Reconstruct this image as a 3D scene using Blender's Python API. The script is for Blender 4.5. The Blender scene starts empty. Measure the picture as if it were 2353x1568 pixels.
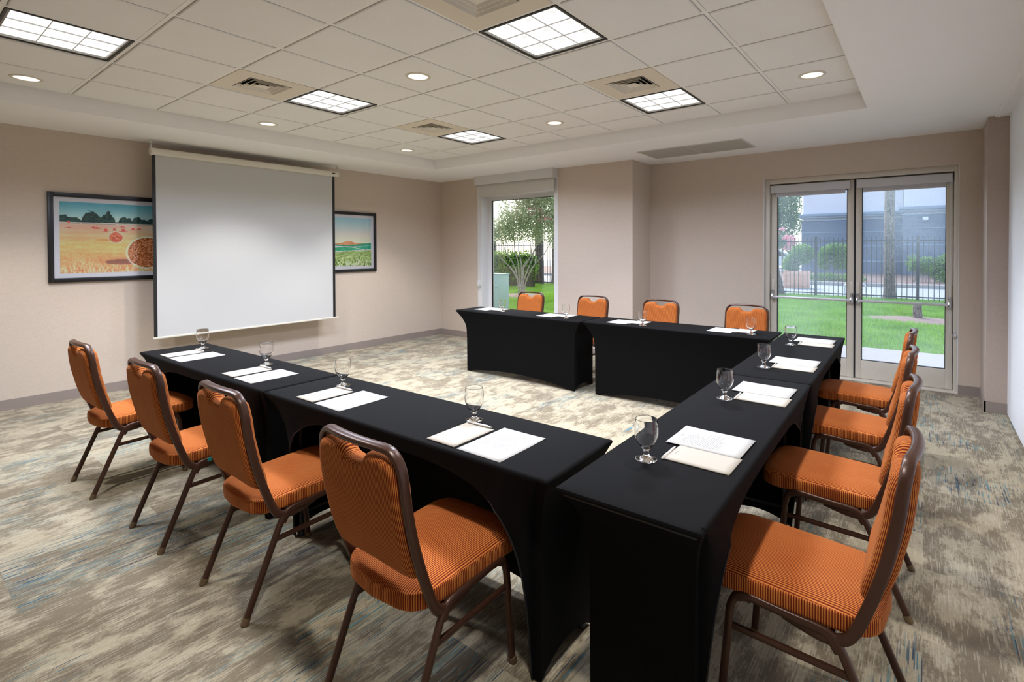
import bpy, bmesh, math, random
import numpy as np
from mathutils import Vector, Matrix
PI = math.pi
SC = bpy.context.scene
C = SC.collection

# ------------------------------------------------------------------ camera
F, CX, CY, YAW, PITCH, ROLL, CAMH = 1174.016, 1238.602, 589.064, .64748, -.013216, -.0027116, 1.5123
fw = Vector((-math.sin(YAW)*math.cos(PITCH), math.cos(YAW)*math.cos(PITCH), math.sin(PITCH)))
r0 = Vector((math.cos(YAW), math.sin(YAW), 0)); u0 = r0.cross(fw)
rt = r0*math.cos(ROLL)+u0*math.sin(ROLL); up = -r0*math.sin(ROLL)+u0*math.cos(ROLL)
cam = bpy.data.cameras.new('camera'); camo = bpy.data.objects.new('camera', cam); C.objects.link(camo)
camo.matrix_world = Matrix(((rt.x, up.x, -fw.x, 0), (rt.y, up.y, -fw.y, 0), (rt.z, up.z, -fw.z, CAMH), (0, 0, 0, 1)))
cam.sensor_width = 36; cam.sensor_fit = 'HORIZONTAL'; cam.lens = F*36/2353
cam.shift_x = (1176.5-CX)/2353; cam.shift_y = (CY-784)/2353
cam.clip_start = .05; cam.clip_end = 300
SC.camera = camo
# ------------------------------------------------------------------ view, world
SC.view_settings.view_transform = 'Standard'; SC.view_settings.look = 'None'
SC.view_settings.gamma = 1; SC.view_settings.use_curve_mapping = False
SC.view_settings.exposure = 1.48
W = bpy.data.worlds.new('world'); SC.world = W; W.use_nodes = True
wn = W.node_tree; wn.nodes.clear()
sky = wn.nodes.new('ShaderNodeTexSky'); sky.sky_type = 'NISHITA'; sky.sun_disc = False
sky.sun_elevation = math.radians(42); sky.sun_rotation = math.radians(-42)
sky.air_density = 1.0; sky.dust_density = 3.0; sky.ozone_density = 1.5
bgn = wn.nodes.new('ShaderNodeBackground'); bgn.inputs[1].default_value = .27
wo = wn.nodes.new('ShaderNodeOutputWorld')
hs_ = wn.nodes.new('ShaderNodeHueSaturation'); hs_.inputs['Saturation'].default_value = .5
wn.links.new(sky.outputs[0], hs_.inputs['Color']); wn.links.new(hs_.outputs[0], bgn.inputs[0]); wn.links.new(bgn.outputs[0], wo.inputs[0])
TROFFER_P = 19.0      # watts of each troffer's tubes
SPOT_P = 45.0         # downlights

# ------------------------------------------------------------------ materials
def srgb(r, g=None, b=None):
    if g is None: r, g, b = r
    f = lambda c: (c/255/12.92 if c/255 <= .04045 else ((c/255+.055)/1.055)**2.4)
    return (f(r), f(g), f(b), 1)
class NT:
    def __init__(s, name):
        s.m = bpy.data.materials.new(name); s.m.use_nodes = True
        s.t = s.m.node_tree; s.n = s.t.nodes; s.l = s.t.links
        s.b = s.n['Principled BSDF']; s.out = s.n['Material Output']
    def node(s, typ, **kw):
        n = s.n.new(typ)
        for k, v in kw.items():
            if k.startswith('i_'):
                kk = k[2:]; kk = int(kk) if kk.isdigit() else kk
                s.set(n.inputs[kk], v)
            else: setattr(n, k, v)
        return n
    def set(s, inp, v):
        if hasattr(v, 'is_linked') or isinstance(v, bpy.types.NodeSocket): s.l.new(v, inp)
        else: inp.default_value = v
    def math(s, op, a, b=0.0, c=None, clamp=False):
        n = s.n.new('ShaderNodeMath'); n.operation = op; n.use_clamp = clamp
        s.set(n.inputs[0], a); s.set(n.inputs[1], b)
        if c is not None: s.set(n.inputs[2], c)
        return n.outputs[0]
    def mix(s, f, a, b):
        n = s.n.new('ShaderNodeMix'); n.data_type = 'RGBA'
        s.set(n.inputs[0], f); s.set(n.inputs[6], a); s.set(n.inputs[7], b)
        return n.outputs[2]
    def noise(s, vec, scale, detail=2, rough=.5, dist=0.0):
        n = s.n.new('ShaderNodeTexNoise'); s.set(n.inputs['Vector'], vec)
        n.inputs['Scale'].default_value = scale; n.inputs['Detail'].default_value = detail
        n.inputs['Roughness'].default_value = rough; n.inputs['Distortion'].default_value = dist
        return n.outputs[0]
    def ramp(s, f, stops, interp='LINEAR'):
        n = s.n.new('ShaderNodeValToRGB'); s.set(n.inputs[0], f); n.color_ramp.interpolation = interp
        e = n.color_ramp.elements
        while len(e) < len(stops): e.new(.5)
        for k, (p, c) in enumerate(stops):
            e[k].position = p; e[k].color = c if len(c) == 4 else (*c, 1)
        return n.outputs[0]
    def step(s, f, a, b):
        n = s.n.new('ShaderNodeMapRange'); s.set(n.inputs[0], f)
        n.inputs[1].default_value = a; n.inputs[2].default_value = b
        return n.outputs[0]
    def mapping(s, vec, scale=(1, 1, 1), rot=(0, 0, 0), loc=(0, 0, 0)):
        n = s.n.new('ShaderNodeMapping'); s.l.new(vec, n.inputs[0])
        n.inputs[1].default_value = loc; n.inputs[2].default_value = rot; n.inputs[3].default_value = scale
        return n.outputs[0]
    def pos(s): return s.n.new('ShaderNodeNewGeometry').outputs['Position']
    def objco(s): return s.n.new('ShaderNodeTexCoord').outputs['Object']
    def uv(s): return s.n.new('ShaderNodeTexCoord').outputs['UV']
    def xyz(s, v):
        n = s.n.new('ShaderNodeSeparateXYZ'); s.l.new(v, n.inputs[0]); return n.outputs
    def bump(s, h, strength=.3, dist=.01):
        n = s.n.new('ShaderNodeBump'); s.set(n.inputs['Height'], h)
        n.inputs['Strength'].default_value = strength; n.inputs['Distance'].default_value = dist
        s.l.new(n.outputs[0], s.b.inputs['Normal'])
    def base(s, v): s.set(s.b.inputs['Base Color'], v)
    def p(s, **kw):
        for k, v in kw.items():
            s.set(s.b.inputs[{'rough': 'Roughness', 'metal': 'Metallic', 'spec': 'Specular IOR Level', 'sheen': 'Sheen Weight', 'sheenr': 'Sheen Roughness',
                   'sheent': 'Sheen Tint', 'coat': 'Coat Weight', 'alpha': 'Alpha', 'sub': 'Subsurface Weight', 'trans': 'Transmission Weight', 'ior': 'IOR', 'em': 'Emission Color', 'ems': 'Emission Strength'}[k]], v)
        return s
def plain(name, col, rough=.5, metal=0, spec=.5, var=.0, vscale=8, bump=0, bscale=60):
    m = NT(name); c = srgb(col)
    if var:
        n = m.noise(m.objco(), vscale, 3)
        d = tuple(x*(1-var) for x in c[:3])+(1,); e = tuple(min(1, x*(1+var)) for x in c[:3])+(1,)
        m.base(m.mix(n, d, e))
    else: m.base(c)
    m.p(rough=rough, metal=metal, spec=spec)
    if bump: m.bump(m.noise(m.objco(), bscale, 3), bump, .004)
    return m.m
def emis(name, col, s):
    m = NT(name); m.n.remove(m.b); e = m.node('ShaderNodeEmission'); e.inputs[0].default_value = col; e.inputs[1].default_value = s
    m.l.new(e.outputs[0], m.out.inputs[0]); return m.m

def mat_wall(name, col):
    m = NT(name); P = m.pos()
    w1 = m.noise(m.mapping(P, (320, 320, 26)), 1, 2); w2 = m.noise(m.mapping(P, (26, 26, 320)), 1, 2)
    f = m.math('ADD', m.math('MULTIPLY', w1, .5), m.math('MULTIPLY', w2, .5))
    c = srgb(col); a = tuple(x*.92 for x in c[:3])+(1,); b = tuple(min(1, x*1.08) for x in c[:3])+(1,)
    m.base(m.mix(m.step(f, .3, .7), a, b)); m.p(rough=.75, spec=.25)
    m.bump(f, .25, .002); return m.m
M_wall = mat_wall('linen_wallpaper', (203, 187, 171))
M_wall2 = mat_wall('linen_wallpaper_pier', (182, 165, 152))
M_panelwall = plain('white_panel_fabric', (240, 241, 246), .8, var=.03, vscale=40, bump=.1, bscale=400)
M_soffit = plain('ceiling_paint', (243, 241, 238), .85, spec=.2, var=.02, vscale=3, bump=.05, bscale=150)
M_base = plain('taupe_vinyl_base', (146, 133, 124), .5, var=.03)
M_grid = plain('ceiling_grid_white', (238, 235, 228), .6)
def mat_tile():
    m = NT('acoustic_tile'); P = m.pos()
    s = m.noise(P, 260, 3, .7); v = m.node('ShaderNodeTexVoronoi', i_Scale=120.0); m.l.new(P, v.inputs['Vector'])
    pin = m.step(v.outputs[0], .03, .09)
    big = m.noise(P, 2.2, 2)
    c = m.mix(big, srgb(238, 235, 230), srgb(245, 243, 239))
    c2 = m.mix(m.math('MULTIPLY', m.math('SUBTRACT', 1.0, pin), m.step(s, .55, .7)), c, srgb(150, 142, 130))
    m.base(m.mix(m.step(s, .3, .75), m.mix(.12, c2, srgb(120, 112, 100)), c2)); m.p(rough=.9, spec=.15); m.bump(s, .3, .003); return m.m
M_tile = mat_tile()
def mat_carpet():
    m = NT('patterned_carpet_tile'); P = m.pos(); x, y, z = m.xyz(P)
    tx = m.math('FLOOR', m.math('DIVIDE', x, .5)); ty = m.math('FLOOR', m.math('DIVIDE', m.math('ADD', y, m.math('MULTIPLY', m.math('MODULO', tx, 2.0), .37)), 1.0))
    cb = m.node('ShaderNodeCombineXYZ', i_0=tx, i_1=ty); wn_ = m.node('ShaderNodeTexWhiteNoise', noise_dimensions='2D'); m.l.new(cb.outputs[0], wn_.inputs['Vector'])
    off = m.node('ShaderNodeVectorMath', operation='MULTIPLY_ADD'); m.l.new(wn_.outputs['Color'], off.inputs[0]); off.inputs[1].default_value = (3, 3, 9); m.l.new(P, off.inputs[2])
    Q = off.outputs[0]
    # ragged worn blotches, stretched along the rows of yarn
    row = m.math('FLOOR', m.math('MULTIPLY', x, 230.0))                    # rows of yarn about 4 mm wide
    def rows(sy, seed, det=1.0):                                            # value that runs along each row of yarn
        cbn = m.node('ShaderNodeCombineXYZ', i_0=m.math('MULTIPLY', row, 17.31), i_1=m.math('MULTIPLY', y, sy), i_2=seed)
        return m.noise(cbn.outputs[0], 1.0, det, .55)
    jit = m.math('SUBTRACT', rows(26.0, 3.7, 2.0), .5)
    bl = m.noise(m.mapping(Q, (8.0, 4.4, 1)), 1, 6, .66)
    bl2 = m.noise(m.mapping(Q, (1.9, 1.1, 1)), 1, 2, .5)
    grit = m.math('SUBTRACT', m.noise(P, 95, 2, .7), .5)
    f = m.math('ADD', bl, m.math('MULTIPLY', jit, .22))
    f = m.math('ADD', f, m.math('MULTIPLY', grit, .10))
    f = m.math('ADD', f, m.math('MULTIPLY', m.math('SUBTRACT', bl2, .5), .40))
    blotch = m.step(f, .44, .545)
    light = srgb(174, 161, 134); mid = srgb(124, 111, 89)
    tilev = m.xyz(wn_.outputs['Color'])[1]
    light2 = m.mix(m.math('MULTIPLY', tilev, .30), light, srgb(156, 145, 122))
    col = m.mix(blotch, mid, light2)
    # combed thin dark lines
    fine = rows(5.5, 8.1, 2.0); fmask = m.step(m.noise(m.mapping(Q, (2.8, 1.4, 1)), 1, 2), .40, .58)
    col = m.mix(m.math('MULTIPLY', m.math('MULTIPLY', m.step(fine, .54, .60), fmask), .50), col, srgb(98, 88, 70))
    col = m.mix(m.math('MULTIPLY', m.step(rows(7.0, 21.0, 1.0), .56, .62), .38), col, srgb(196, 187, 163))
    # blue and teal flecks in short runs
    run = rows(3.6, 14.2, 2.0)
    cl = m.noise(m.mapping(Q, (1.7, .9, 1), loc=(9, 4, 2)), 1, 2, .5)
    fl = m.math('MULTIPLY', m.step(run, .575, .60), m.step(cl, .50, .58))
    hue = m.step(rows(1.0, 30.0, 0.0), .40, .56)
    teal = m.math('MULTIPLY', m.step(m.noise(m.mapping(Q, (30, 5, 1), loc=(1, 2, 5)), 1, 3), .50, .66), m.step(cl, .50, .62))
    col = m.mix(m.math('MULTIPLY', teal, .24), col, srgb(136, 160, 144))
    col = m.mix(m.math('MULTIPLY', fl, .9), col, m.mix(hue, srgb(34, 54, 78), srgb(84, 130, 136)))
    pile = m.noise(P, 330, 3, .8)
    pile2 = m.noise(m.mapping(P, (150, 60, 1)), 1, 2, .7)
    pf = m.math('ADD', m.math('MULTIPLY', pile, .6), m.math('MULTIPLY', pile2, .4))
    hsv = m.node('ShaderNodeHueSaturation'); m.l.new(col, hsv.inputs['Color']); m.set(hsv.inputs['Value'], m.math('ADD', .30, m.math('MULTIPLY', pf, 1.38)))
    m.base(hsv.outputs[0]); m.p(rough=.95, spec=.1, sheen=.15)
    m.bump(pf, .7, .008); return m.m
M_carpet = mat_carpet()
def mat_fabric():
    m = NT('striped_orange_velvet'); u = m.xyz(m.uv())[0]; P = m.objco()
    k = m.math('FRACT', m.math('DIVIDE', u, .0072))
    tri = m.math('ABSOLUTE', m.math('SUBTRACT', k, .5))          # 0 at rib centre .. .5 in groove
    rib = m.step(tri, .19, .31)
    worn = m.noise(P, 9, 3, .6)
    yarn = m.noise(P, 700, 2, .7)
    top = m.mix(m.step(worn, .3, .7), srgb(200, 120, 54), srgb(212, 134, 66))
    top = m.mix(m.math('MULTIPLY', yarn, .35), top, srgb(160, 74, 30))
    col = m.mix(m.math('MULTIPLY', rib, .95), top, srgb(104, 28, 14))
    m.base(col); m.p(rough=.8, spec=.1, sheen=.22, sheenr=.35); m.set(m.b.inputs['Sheen Tint'], srgb(255, 190, 140))
    m.bump(m.math('SUBTRACT', 1.0, rib), .5, .0018); return m.m
M_fab = mat_fabric()
M_frame = plain('bronze_powder_coat', (72, 45, 32), .33, metal=.2, spec=.5, var=.08, vscale=30)
M_glide = plain('brass_glide', (120, 100, 74), .45, metal=.5)
M_teal_tag = plain('teal_sticker', (40, 150, 150), .5)
def mat_spandex():
    m = NT('black_stretch_cloth'); P = m.objco(); n = m.noise(P, 900, 2, .6)
    m.base(m.mix(n, srgb(13, 13, 13), srgb(19, 18, 18))); m.p(rough=.8, spec=.07); m.bump(n, .25, .0008); return m.m
M_cloth = mat_spandex()
M_black = plain('black_plastic', (18, 18, 18), .45)
M_seam = plain('black_seam', (14, 14, 14), .7)
def mat_print(kind):
    m = NT(kind); u, v, w = m.xyz(m.uv())
    if kind == 'printed_paper':
        ln = m.math('FRACT', m.math('MULTIPLY', v, 34.0)); row = m.math('FLOOR', m.math('MULTIPLY', v, 34.0))
        on = m.math('LESS_THAN', ln, .42)
        wrd = m.node('ShaderNodeTexNoise'); cb = m.node('ShaderNodeCombineXYZ', i_0=m.math('MULTIPLY', u, 42.0), i_1=m.math('MULTIPLY', row, 7.3)); m.l.new(cb.outputs[0], wrd.inputs['Vector']); wrd.inputs['Scale'].default_value = 1.0; wrd.inputs['Detail'].default_value = 1
        wr = m.math('GREATER_THAN', wrd.outputs[0], .40)
        wrl = m.node('ShaderNodeTexWhiteNoise', noise_dimensions='1D'); m.set(wrl.inputs['W'], row)
        end = m.math('LESS_THAN', u, m.math('ADD', .52, m.math('MULTIPLY', wrl.outputs[0], .36)))
        box = m.math('MULTIPLY', m.math('MULTIPLY', m.math('GREATER_THAN', u, .12), end), m.math('MULTIPLY', m.math('GREATER_THAN', v, .32), m.math('LESS_THAN', v, .84)))
        text = m.math('MULTIPLY', m.math('MULTIPLY', on, wr), box)
        logo = m.math('MULTIPLY', m.math('MULTIPLY', m.math('GREATER_THAN', u, .44), m.math('LESS_THAN', u, .56)), m.math('MULTIPLY', m.math('GREATER_THAN', v, .90), m.math('LESS_THAN', v, .915)))
        t = m.math('MAXIMUM', m.math('MULTIPLY', text, .42), m.math('MULTIPLY', logo, .55))
        m.base(m.mix(t, srgb(184, 182, 178), srgb(58, 56, 56)))
    else:
        ln = m.math('LESS_THAN', m.math('FRACT', m.math('MULTIPLY', v, 27.0)), .09)
        logo = m.math('MULTIPLY', m.math('MULTIPLY', m.math('GREATER_THAN', u, .40), m.math('LESS_THAN', u, .60)), m.math('MULTIPLY', m.math('GREATER_THAN', v, .92), m.math('LESS_THAN', v, .94)))
        t = m.math('MAXIMUM', m.math('MULTIPLY', ln, .10), m.math('MULTIPLY', logo, .45))
        m.base(m.mix(t, srgb(180, 172, 159), srgb(80, 78, 82)))
    m.p(rough=.7, spec=.2); return m.m
M_paper = mat_print('printed_paper'); M_pad = mat_print('lined_notepad')
M_padedge = plain('notepad_backing', (198, 168, 132), .8)
M_pen = plain('white_pen_plastic', (226, 222, 214), .3); M_pengrip = plain('grey_pen_grip', (196, 192, 186), .5)
def mat_glass():
    m = NT('clear_glass'); m.n.remove(m.b)
    g = m.node('ShaderNodeBsdfGlass', i_Roughness=0.0, i_IOR=1.40); g.inputs['Color'].default_value = (1, 1, 1, 1)
    m.l.new(g.outputs[0], m.out.inputs[0]); return m.m
M_glass = mat_glass()
def mat_pane(name, tint, haze=0.0):
    m = NT(name); m.n.remove(m.b)
    fr = m.node('ShaderNodeFresnel', i_IOR=1.45); t = m.node('ShaderNodeBsdfTransparent'); t.inputs[0].default_value = (*tint, 1)
    g = m.node('ShaderNodeBsdfGlossy', i_Roughness=.01); mx = m.node('ShaderNodeMixShader')
    m.l.new(fr.outputs[0], mx.inputs[0]); m.l.new(t.outputs[0], mx.inputs[1]); m.l.new(g.outputs[0], mx.inputs[2])
    last = mx.outputs[0]
    if haze:
        d = m.node('ShaderNodeBsdfDiffuse'); d.inputs[0].default_value = (.72, .84, 1, 1); tr = m.node('ShaderNodeBsdfTranslucent'); tr.inputs[0].default_value = (.72, .86, 1, 1)
        P = m.pos(); drops = m.step(m.noise(P, 240, 2, .7), .5, .62); big = m.step(m.noise(P, 1.1, 1), .2, .8)
        mx2 = m.node('ShaderNodeMixShader'); m.l.new(m.math('MULTIPLY', m.math('MULTIPLY', m.math('ADD', .25, drops), big), haze*.8), mx2.inputs[0]); m.l.new(last, mx2.inputs[1]); m.l.new(tr.outputs[0], mx2.inputs[2]); last = mx2.outputs[0]
    m.l.new(last, m.out.inputs[0]); return m.m
M_pane = mat_pane('window_glass', (.96, .98, .97)); M_doorpane = mat_pane('misted_door_glass', (.86, .92, .98), .30)
M_artglass = mat_pane('picture_glass', (.98, .98, .98))
M_alu = plain('champagne_aluminium', (212, 204, 190), .42, metal=.08, var=.04, vscale=5)
M_alud = plain('aluminium_sides', (150, 148, 146), .4, metal=.4)
M_gasket = plain('black_gasket', (22, 24, 28), .6)
M_chrome = plain('polished_metal', (205, 206, 210), .2, metal=.9)
M_bar = plain('satin_push_bar', (214, 214, 216), .3, metal=.35)
M_wtrim = plain('white_trim_paint', (224, 222, 220), .5)
M_blind = plain('white_roller_fabric', (208, 207, 210), .8, var=.02, vscale=90)
M_blindw = plain('cream_roller_fabric', (206, 202, 194), .8, var=.02, vscale=90)
M_valance = plain('white_valance', (214, 211, 207), .6)
M_screen = plain('matte_white_screen', (192, 191, 188), .85, spec=.2)
M_housing = plain('offwhite_metal', (214, 208, 192), .45)
M_pframe = plain('black_picture_frame', (20, 19, 21), .35)
M_mat = plain('white_mat_board', (246, 242, 240), .8)
M_vent = plain('tan_metal_panel', (222, 211, 192), .6); M_ventd = plain('duct_black', (20, 18, 16), .9)
M_blade = plain('vent_blade', (226, 218, 202), .55)
M_grille = plain('return_grille', (186, 180, 170), .7); M_grillef = plain('grille_rim', (205, 200, 190), .6)
M_tfr = plain('dark_troffer_edge', (52, 50, 46), .5); M_tfr2 = plain('troffer_bevel', (150, 146, 138), .35, metal=.5)
M_louv = plain('troffer_louver', (206, 204, 200), .4)
def mat_lens():
    m = NT('troffer_lens_glow'); m.n.remove(m.b); x, y, z = m.xyz(m.objco()); c = 2*(T_/2-.014-.013-.012)/3; q = c*1.5
    fx = m.math('FRACT', m.math('DIVIDE', m.math('ADD', x, q), c)); fy = m.math('FRACT', m.math('DIVIDE', m.math('ADD', y, q), c))
    dx = m.math('MULTIPLY', m.math('SUBTRACT', fx, .5), 1.0); dy = m.math('MULTIPLY', m.math('SUBTRACT', fy, .62), 1.5)
    d = m.math('SQRT', m.math('ADD', m.math('MULTIPLY', dx, dx), m.math('MULTIPLY', dy, dy)))
    s = m.math('ADD', .34, m.math('MULTIPLY', m.step(d, .08, .50), .14))
    e = m.node('ShaderNodeEmission'); e.inputs[0].default_value = (1, .985, .96, 1); m.l.new(s, e.inputs[1]); m.l.new(e.outputs[0], m.out.inputs[0]); return m.m
T_ = .6096
M_lens = mat_lens()
M_dl = emis('downlight_glow', (1, .93, .80, 1), .45)
M_dlrim = plain('downlight_rim', (214, 204, 186), .5)
M_concrete = plain('concrete', (146, 139, 135), .9, var=.08, vscale=6, bump=.3, bscale=200)
M_street = plain('concrete_drive', (148, 150, 156), .9, var=.06, vscale=3)
M_curb = plain('curb_concrete', (150, 146, 142), .9, var=.1, vscale=9)
M_soil = plain('soil', (112, 92, 78), .95, var=.3, vscale=25, bump=.6, bscale=60)
M_mulch = plain('mulch', (128, 104, 96), .95, var=.35, vscale=40, bump=.8, bscale=50)
M_fence = plain('black_fence_paint', (30, 32, 38), .5)
M_stucco = plain('slate_stucco', (92, 104, 124), .9, var=.05, vscale=4, bump=.3, bscale=120)
M_stuccol = plain('pale_stucco', (206, 204, 212), .9, var=.03, vscale=2)
M_cornice = plain('cornice_stucco', (128, 142, 160), .9)
M_utility = plain('teal_utility_paint', (150, 178, 176), .5, var=.03)
M_wood = plain('weathered_crate_wood', (206, 164, 140), .85, var=.15, vscale=14)
M_carw = plain('white_car_paint', (225, 226, 230), .25); M_carg = plain('car_glass', (40, 44, 52), .1); M_tyre = plain('tyre', (22, 22, 24), .8)
M_lampbox = plain('wall_lamp_white', (214, 220, 230), .5)
def mat_bark(name, a, b):
    m = NT(name); P = m.pos(); v = m.node('ShaderNodeTexVoronoi', i_Scale=1.0); m.l.new(m.mapping(P, (26, 26, 11)), v.inputs['Vector'])
    n = m.noise(P, 30, 3, .7); f = m.math('ADD', m.math('MULTIPLY', v.outputs[0], .7), m.math('MULTIPLY', n, .5))
    m.base(m.mix(m.step(f, .3, .9), srgb(a), srgb(b))); m.p(rough=.95, spec=.1); m.bump(f, 1.0, .04); return m.m
M_bark = mat_bark('pine_bark', (150, 134, 124), (78, 66, 60)); M_bark2 = mat_bark('smooth_crepe_bark', (176, 168, 160), (132, 122, 114))
def mat_leaf(name, a, b, c=None):
    m = NT(name); P = m.pos(); n = m.noise(P, 1.6, 2); n2 = m.noise(P, 23, 2)
    f = m.math('ADD', m.math('MULTIPLY', n, .5), m.math('MULTIPLY', n2, .5))
    col = m.mix(m.step(f, .35, .65), srgb(a), srgb(b))
    m.base(col); m.p(rough=.6, spec=.3)
    tr = m.node('ShaderNodeBsdfTranslucent'); m.l.new(col, tr.inputs[0]); mx = m.node('ShaderNodeMixShader', i_0=.35)
    m.l.new(m.b.outputs[0], mx.inputs[1]); m.l.new(tr.outputs[0], mx.inputs[2]); m.l.new(mx.outputs[0], m.out.inputs[0]); return m.m
M_grass = mat_leaf('lawn_grass', (100, 146, 42), (144, 186, 70)); M_turf = plain('turf_ground', (96, 118, 58), .95, var=.25, vscale=6, bump=.5, bscale=60)
M_leaf = mat_leaf('crepe_leaf', (136, 150, 112), (184, 192, 154)); M_hedge = mat_leaf('hedge_leaf', (78, 118, 48), (132, 168, 70)); M_dark = mat_leaf('tree_leaf', (70, 108, 62), (126, 160, 98))
M_pink = mat_leaf('pink_blossom', (222, 128, 150), (240, 176, 188))
M_shrub = mat_leaf('shrub_leaf', (70, 112, 54), (136, 174, 86))

# ------------------------------------------------------------------ mesh helpers
def box(bm, a, b, bev=0, seg=2, M=None):
    x0, y0, z0 = (min(a[i], b[i]) for i in range(3)); x1, y1, z1 = (max(a[i], b[i]) for i in range(3))
    vs = [bm.verts.new(v) for v in ((x0, y0, z0), (x1, y0, z0), (x1, y1, z0), (x0, y1, z0), (x0, y0, z1), (x1, y0, z1), (x1, y1, z1), (x0, y1, z1))]
    fs = [bm.faces.new([vs[i] for i in f]) for f in ((0, 3, 2, 1), (4, 5, 6, 7), (0, 1, 5, 4), (1, 2, 6, 5), (2, 3, 7, 6), (3, 0, 4, 7))]
    out = vs
    if bev:
        es = list({e for f in fs for e in f.edges})
        r = bmesh.ops.bevel(bm, geom=es, offset=bev, segments=seg, affect='EDGES', profile=.5)
        out = list({v for f in r['faces'] for v in f.verts} | {v for v in vs if v.is_valid})
    if M is not None: bmesh.ops.transform(bm, matrix=M, verts=out)
    return out
def smooth_path(pts, n=6, closed=False):
    P = [Vector(p) for p in pts]; out = []; N = len(P)
    rng = range(N if closed else N-1)
    for i in rng:
        p0 = P[(i-1) % N] if closed or i > 0 else P[i]; p1 = P[i]; p2 = P[(i+1) % N]; p3 = P[(i+2) % N] if closed or i+2 < N else P[(i+1) % N]
        for k in range(n):
            t = k/n; t2 = t*t; t3 = t2*t
            out.append(.5*((2*p1)+(-p0+p2)*t+(2*p0-5*p1+4*p2-p3)*t2+(-p0+3*p1-3*p2+p3)*t3))
    if not closed: out.append(P[-1])
    return out
def rounded(pts, rads, n=5):
    """polyline with rounded corners"""
    P = [Vector(p) for p in pts]; out = [P[0]]
    for i in range(1, len(P)-1):
        r = rads[i-1] if isinstance(rads, (list, tuple)) else rads
        a = (P[i-1]-P[i]); b = (P[i+1]-P[i]); la, lb = a.length, b.length; a.normalize(); b.normalize()
        d = min(r, la*.49, lb*.49); A = P[i]+a*d; B = P[i]+b*d
        for k in range(n+1):
            t = k/n; out.append((1-t)**2*A+2*t*(1-t)*P[i]+t*t*B)
    out.append(P[-1]); return out
def tube(bm, pts, ra, rb=None, ref=(0, 0, 1), nseg=10, power=2.0, taper=None, cap=True, closed=False):
    rb = rb or ra; P = [Vector(p) for p in pts]; N = len(P); rings = []
    Nn = Vector(ref)
    for i, p in enumerate(P):
        if closed: t = P[(i+1) % N]-P[i-1]
        else: t = (P[min(i+1, N-1)]-P[max(i-1, 0)])
        t.normalize(); Nn = (Nn-t*Nn.dot(t))
        if Nn.length < 1e-5: Nn = t.orthogonal()
        Nn.normalize(); B = t.cross(Nn); k = taper(i/(N-1)) if taper else 1
        ring = []
        for s in range(nseg):
            a = 2*PI*s/nseg; c, d = math.cos(a), math.sin(a)
            c = math.copysign(abs(c)**(2/power), c); d = math.copysign(abs(d)**(2/power), d)
            ring.append(bm.verts.new(p+Nn*(ra*k*c)+B*(rb*k*d)))
        rings.append(ring)
    M = N if closed else N-1
    for i in range(M):
        A, Bq = rings[i], rings[(i+1) % N]
        for s in range(nseg): bm.faces.new((A[s], A[(s+1) % nseg], Bq[(s+1) % nseg], Bq[s]))
    if cap and not closed: bm.faces.new(rings[0][::-1]); bm.faces.new(rings[-1])
def lathe(bm, prof, n=32, axis=None):
    rings = []
    for r, z in prof:
        rings.append([bm.verts.new((r*math.cos(2*PI*k/n), r*math.sin(2*PI*k/n), z)) for k in range(n)] if r > 1e-6 else [bm.verts.new((0, 0, z))])
    for A, B in zip(rings, rings[1:]):
        if len(A) == 1 and len(B) == 1: continue
        for k in range(n):
            if len(A) == 1: bm.faces.new((A[0], B[(k+1) % n], B[k]))
            elif len(B) == 1: bm.faces.new((A[k], A[(k+1) % n], B[0]))
            else: bm.faces.new((A[k], A[(k+1) % n], B[(k+1) % n], B[k]))
def obj(name, bm, mat, parent=None, smooth=40, loc=None, uvs=None, fix=True):
    me = bpy.data.meshes.new(name)
    if fix: bmesh.ops.recalc_face_normals(bm, faces=bm.faces)
    bm.to_mesh(me); bm.free()
    if mat: me.materials.append(mat)
    if smooth:
        me.shade_smooth()
        try: me.set_sharp_from_angle(angle=math.radians(smooth))
        except Exception: pass
    o = bpy.data.objects.new(name, me); C.objects.link(o)
    if parent: o.parent = parent
    if loc: o.location = loc
    return o
def B(): return bmesh.new()
def boxes(name, lst, mat, parent=None, bev=0, **kw):
    bm = B()
    for a, b in lst: box(bm, a, b, bev)
    return obj(name, bm, mat, parent, **kw)
def tag(o, label, cat, group=None, kind=None):
    o['label'] = label; o['category'] = cat
    if group: o['group'] = group
    if kind: o['kind'] = kind
    return o
def thing(name, label, cat, loc=(0, 0, 0), rz=0, group=None):
    o = bpy.data.objects.new(name, None); C.objects.link(o); o.empty_display_size = .1
    o.location = loc; o.rotation_euler = (0, 0, rz); return tag(o, label, cat, group)
def struct(o): o['kind'] = 'structure'; return o
def kids(o): return [c for c in bpy.data.objects if c.parent == o]
def dup(root, loc, rz, label):
    r = root.copy(); C.objects.link(r); r.location = loc; r.rotation_euler = (0, 0, rz); r['label'] = label
    for ch in kids(root):
        c = ch.copy(); C.objects.link(c); c.parent = r
        for g in kids(ch):
            d = g.copy(); C.objects.link(d); d.parent = c
    return r
rnd = random.Random(7)
nr = np.random.default_rng(11)

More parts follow.
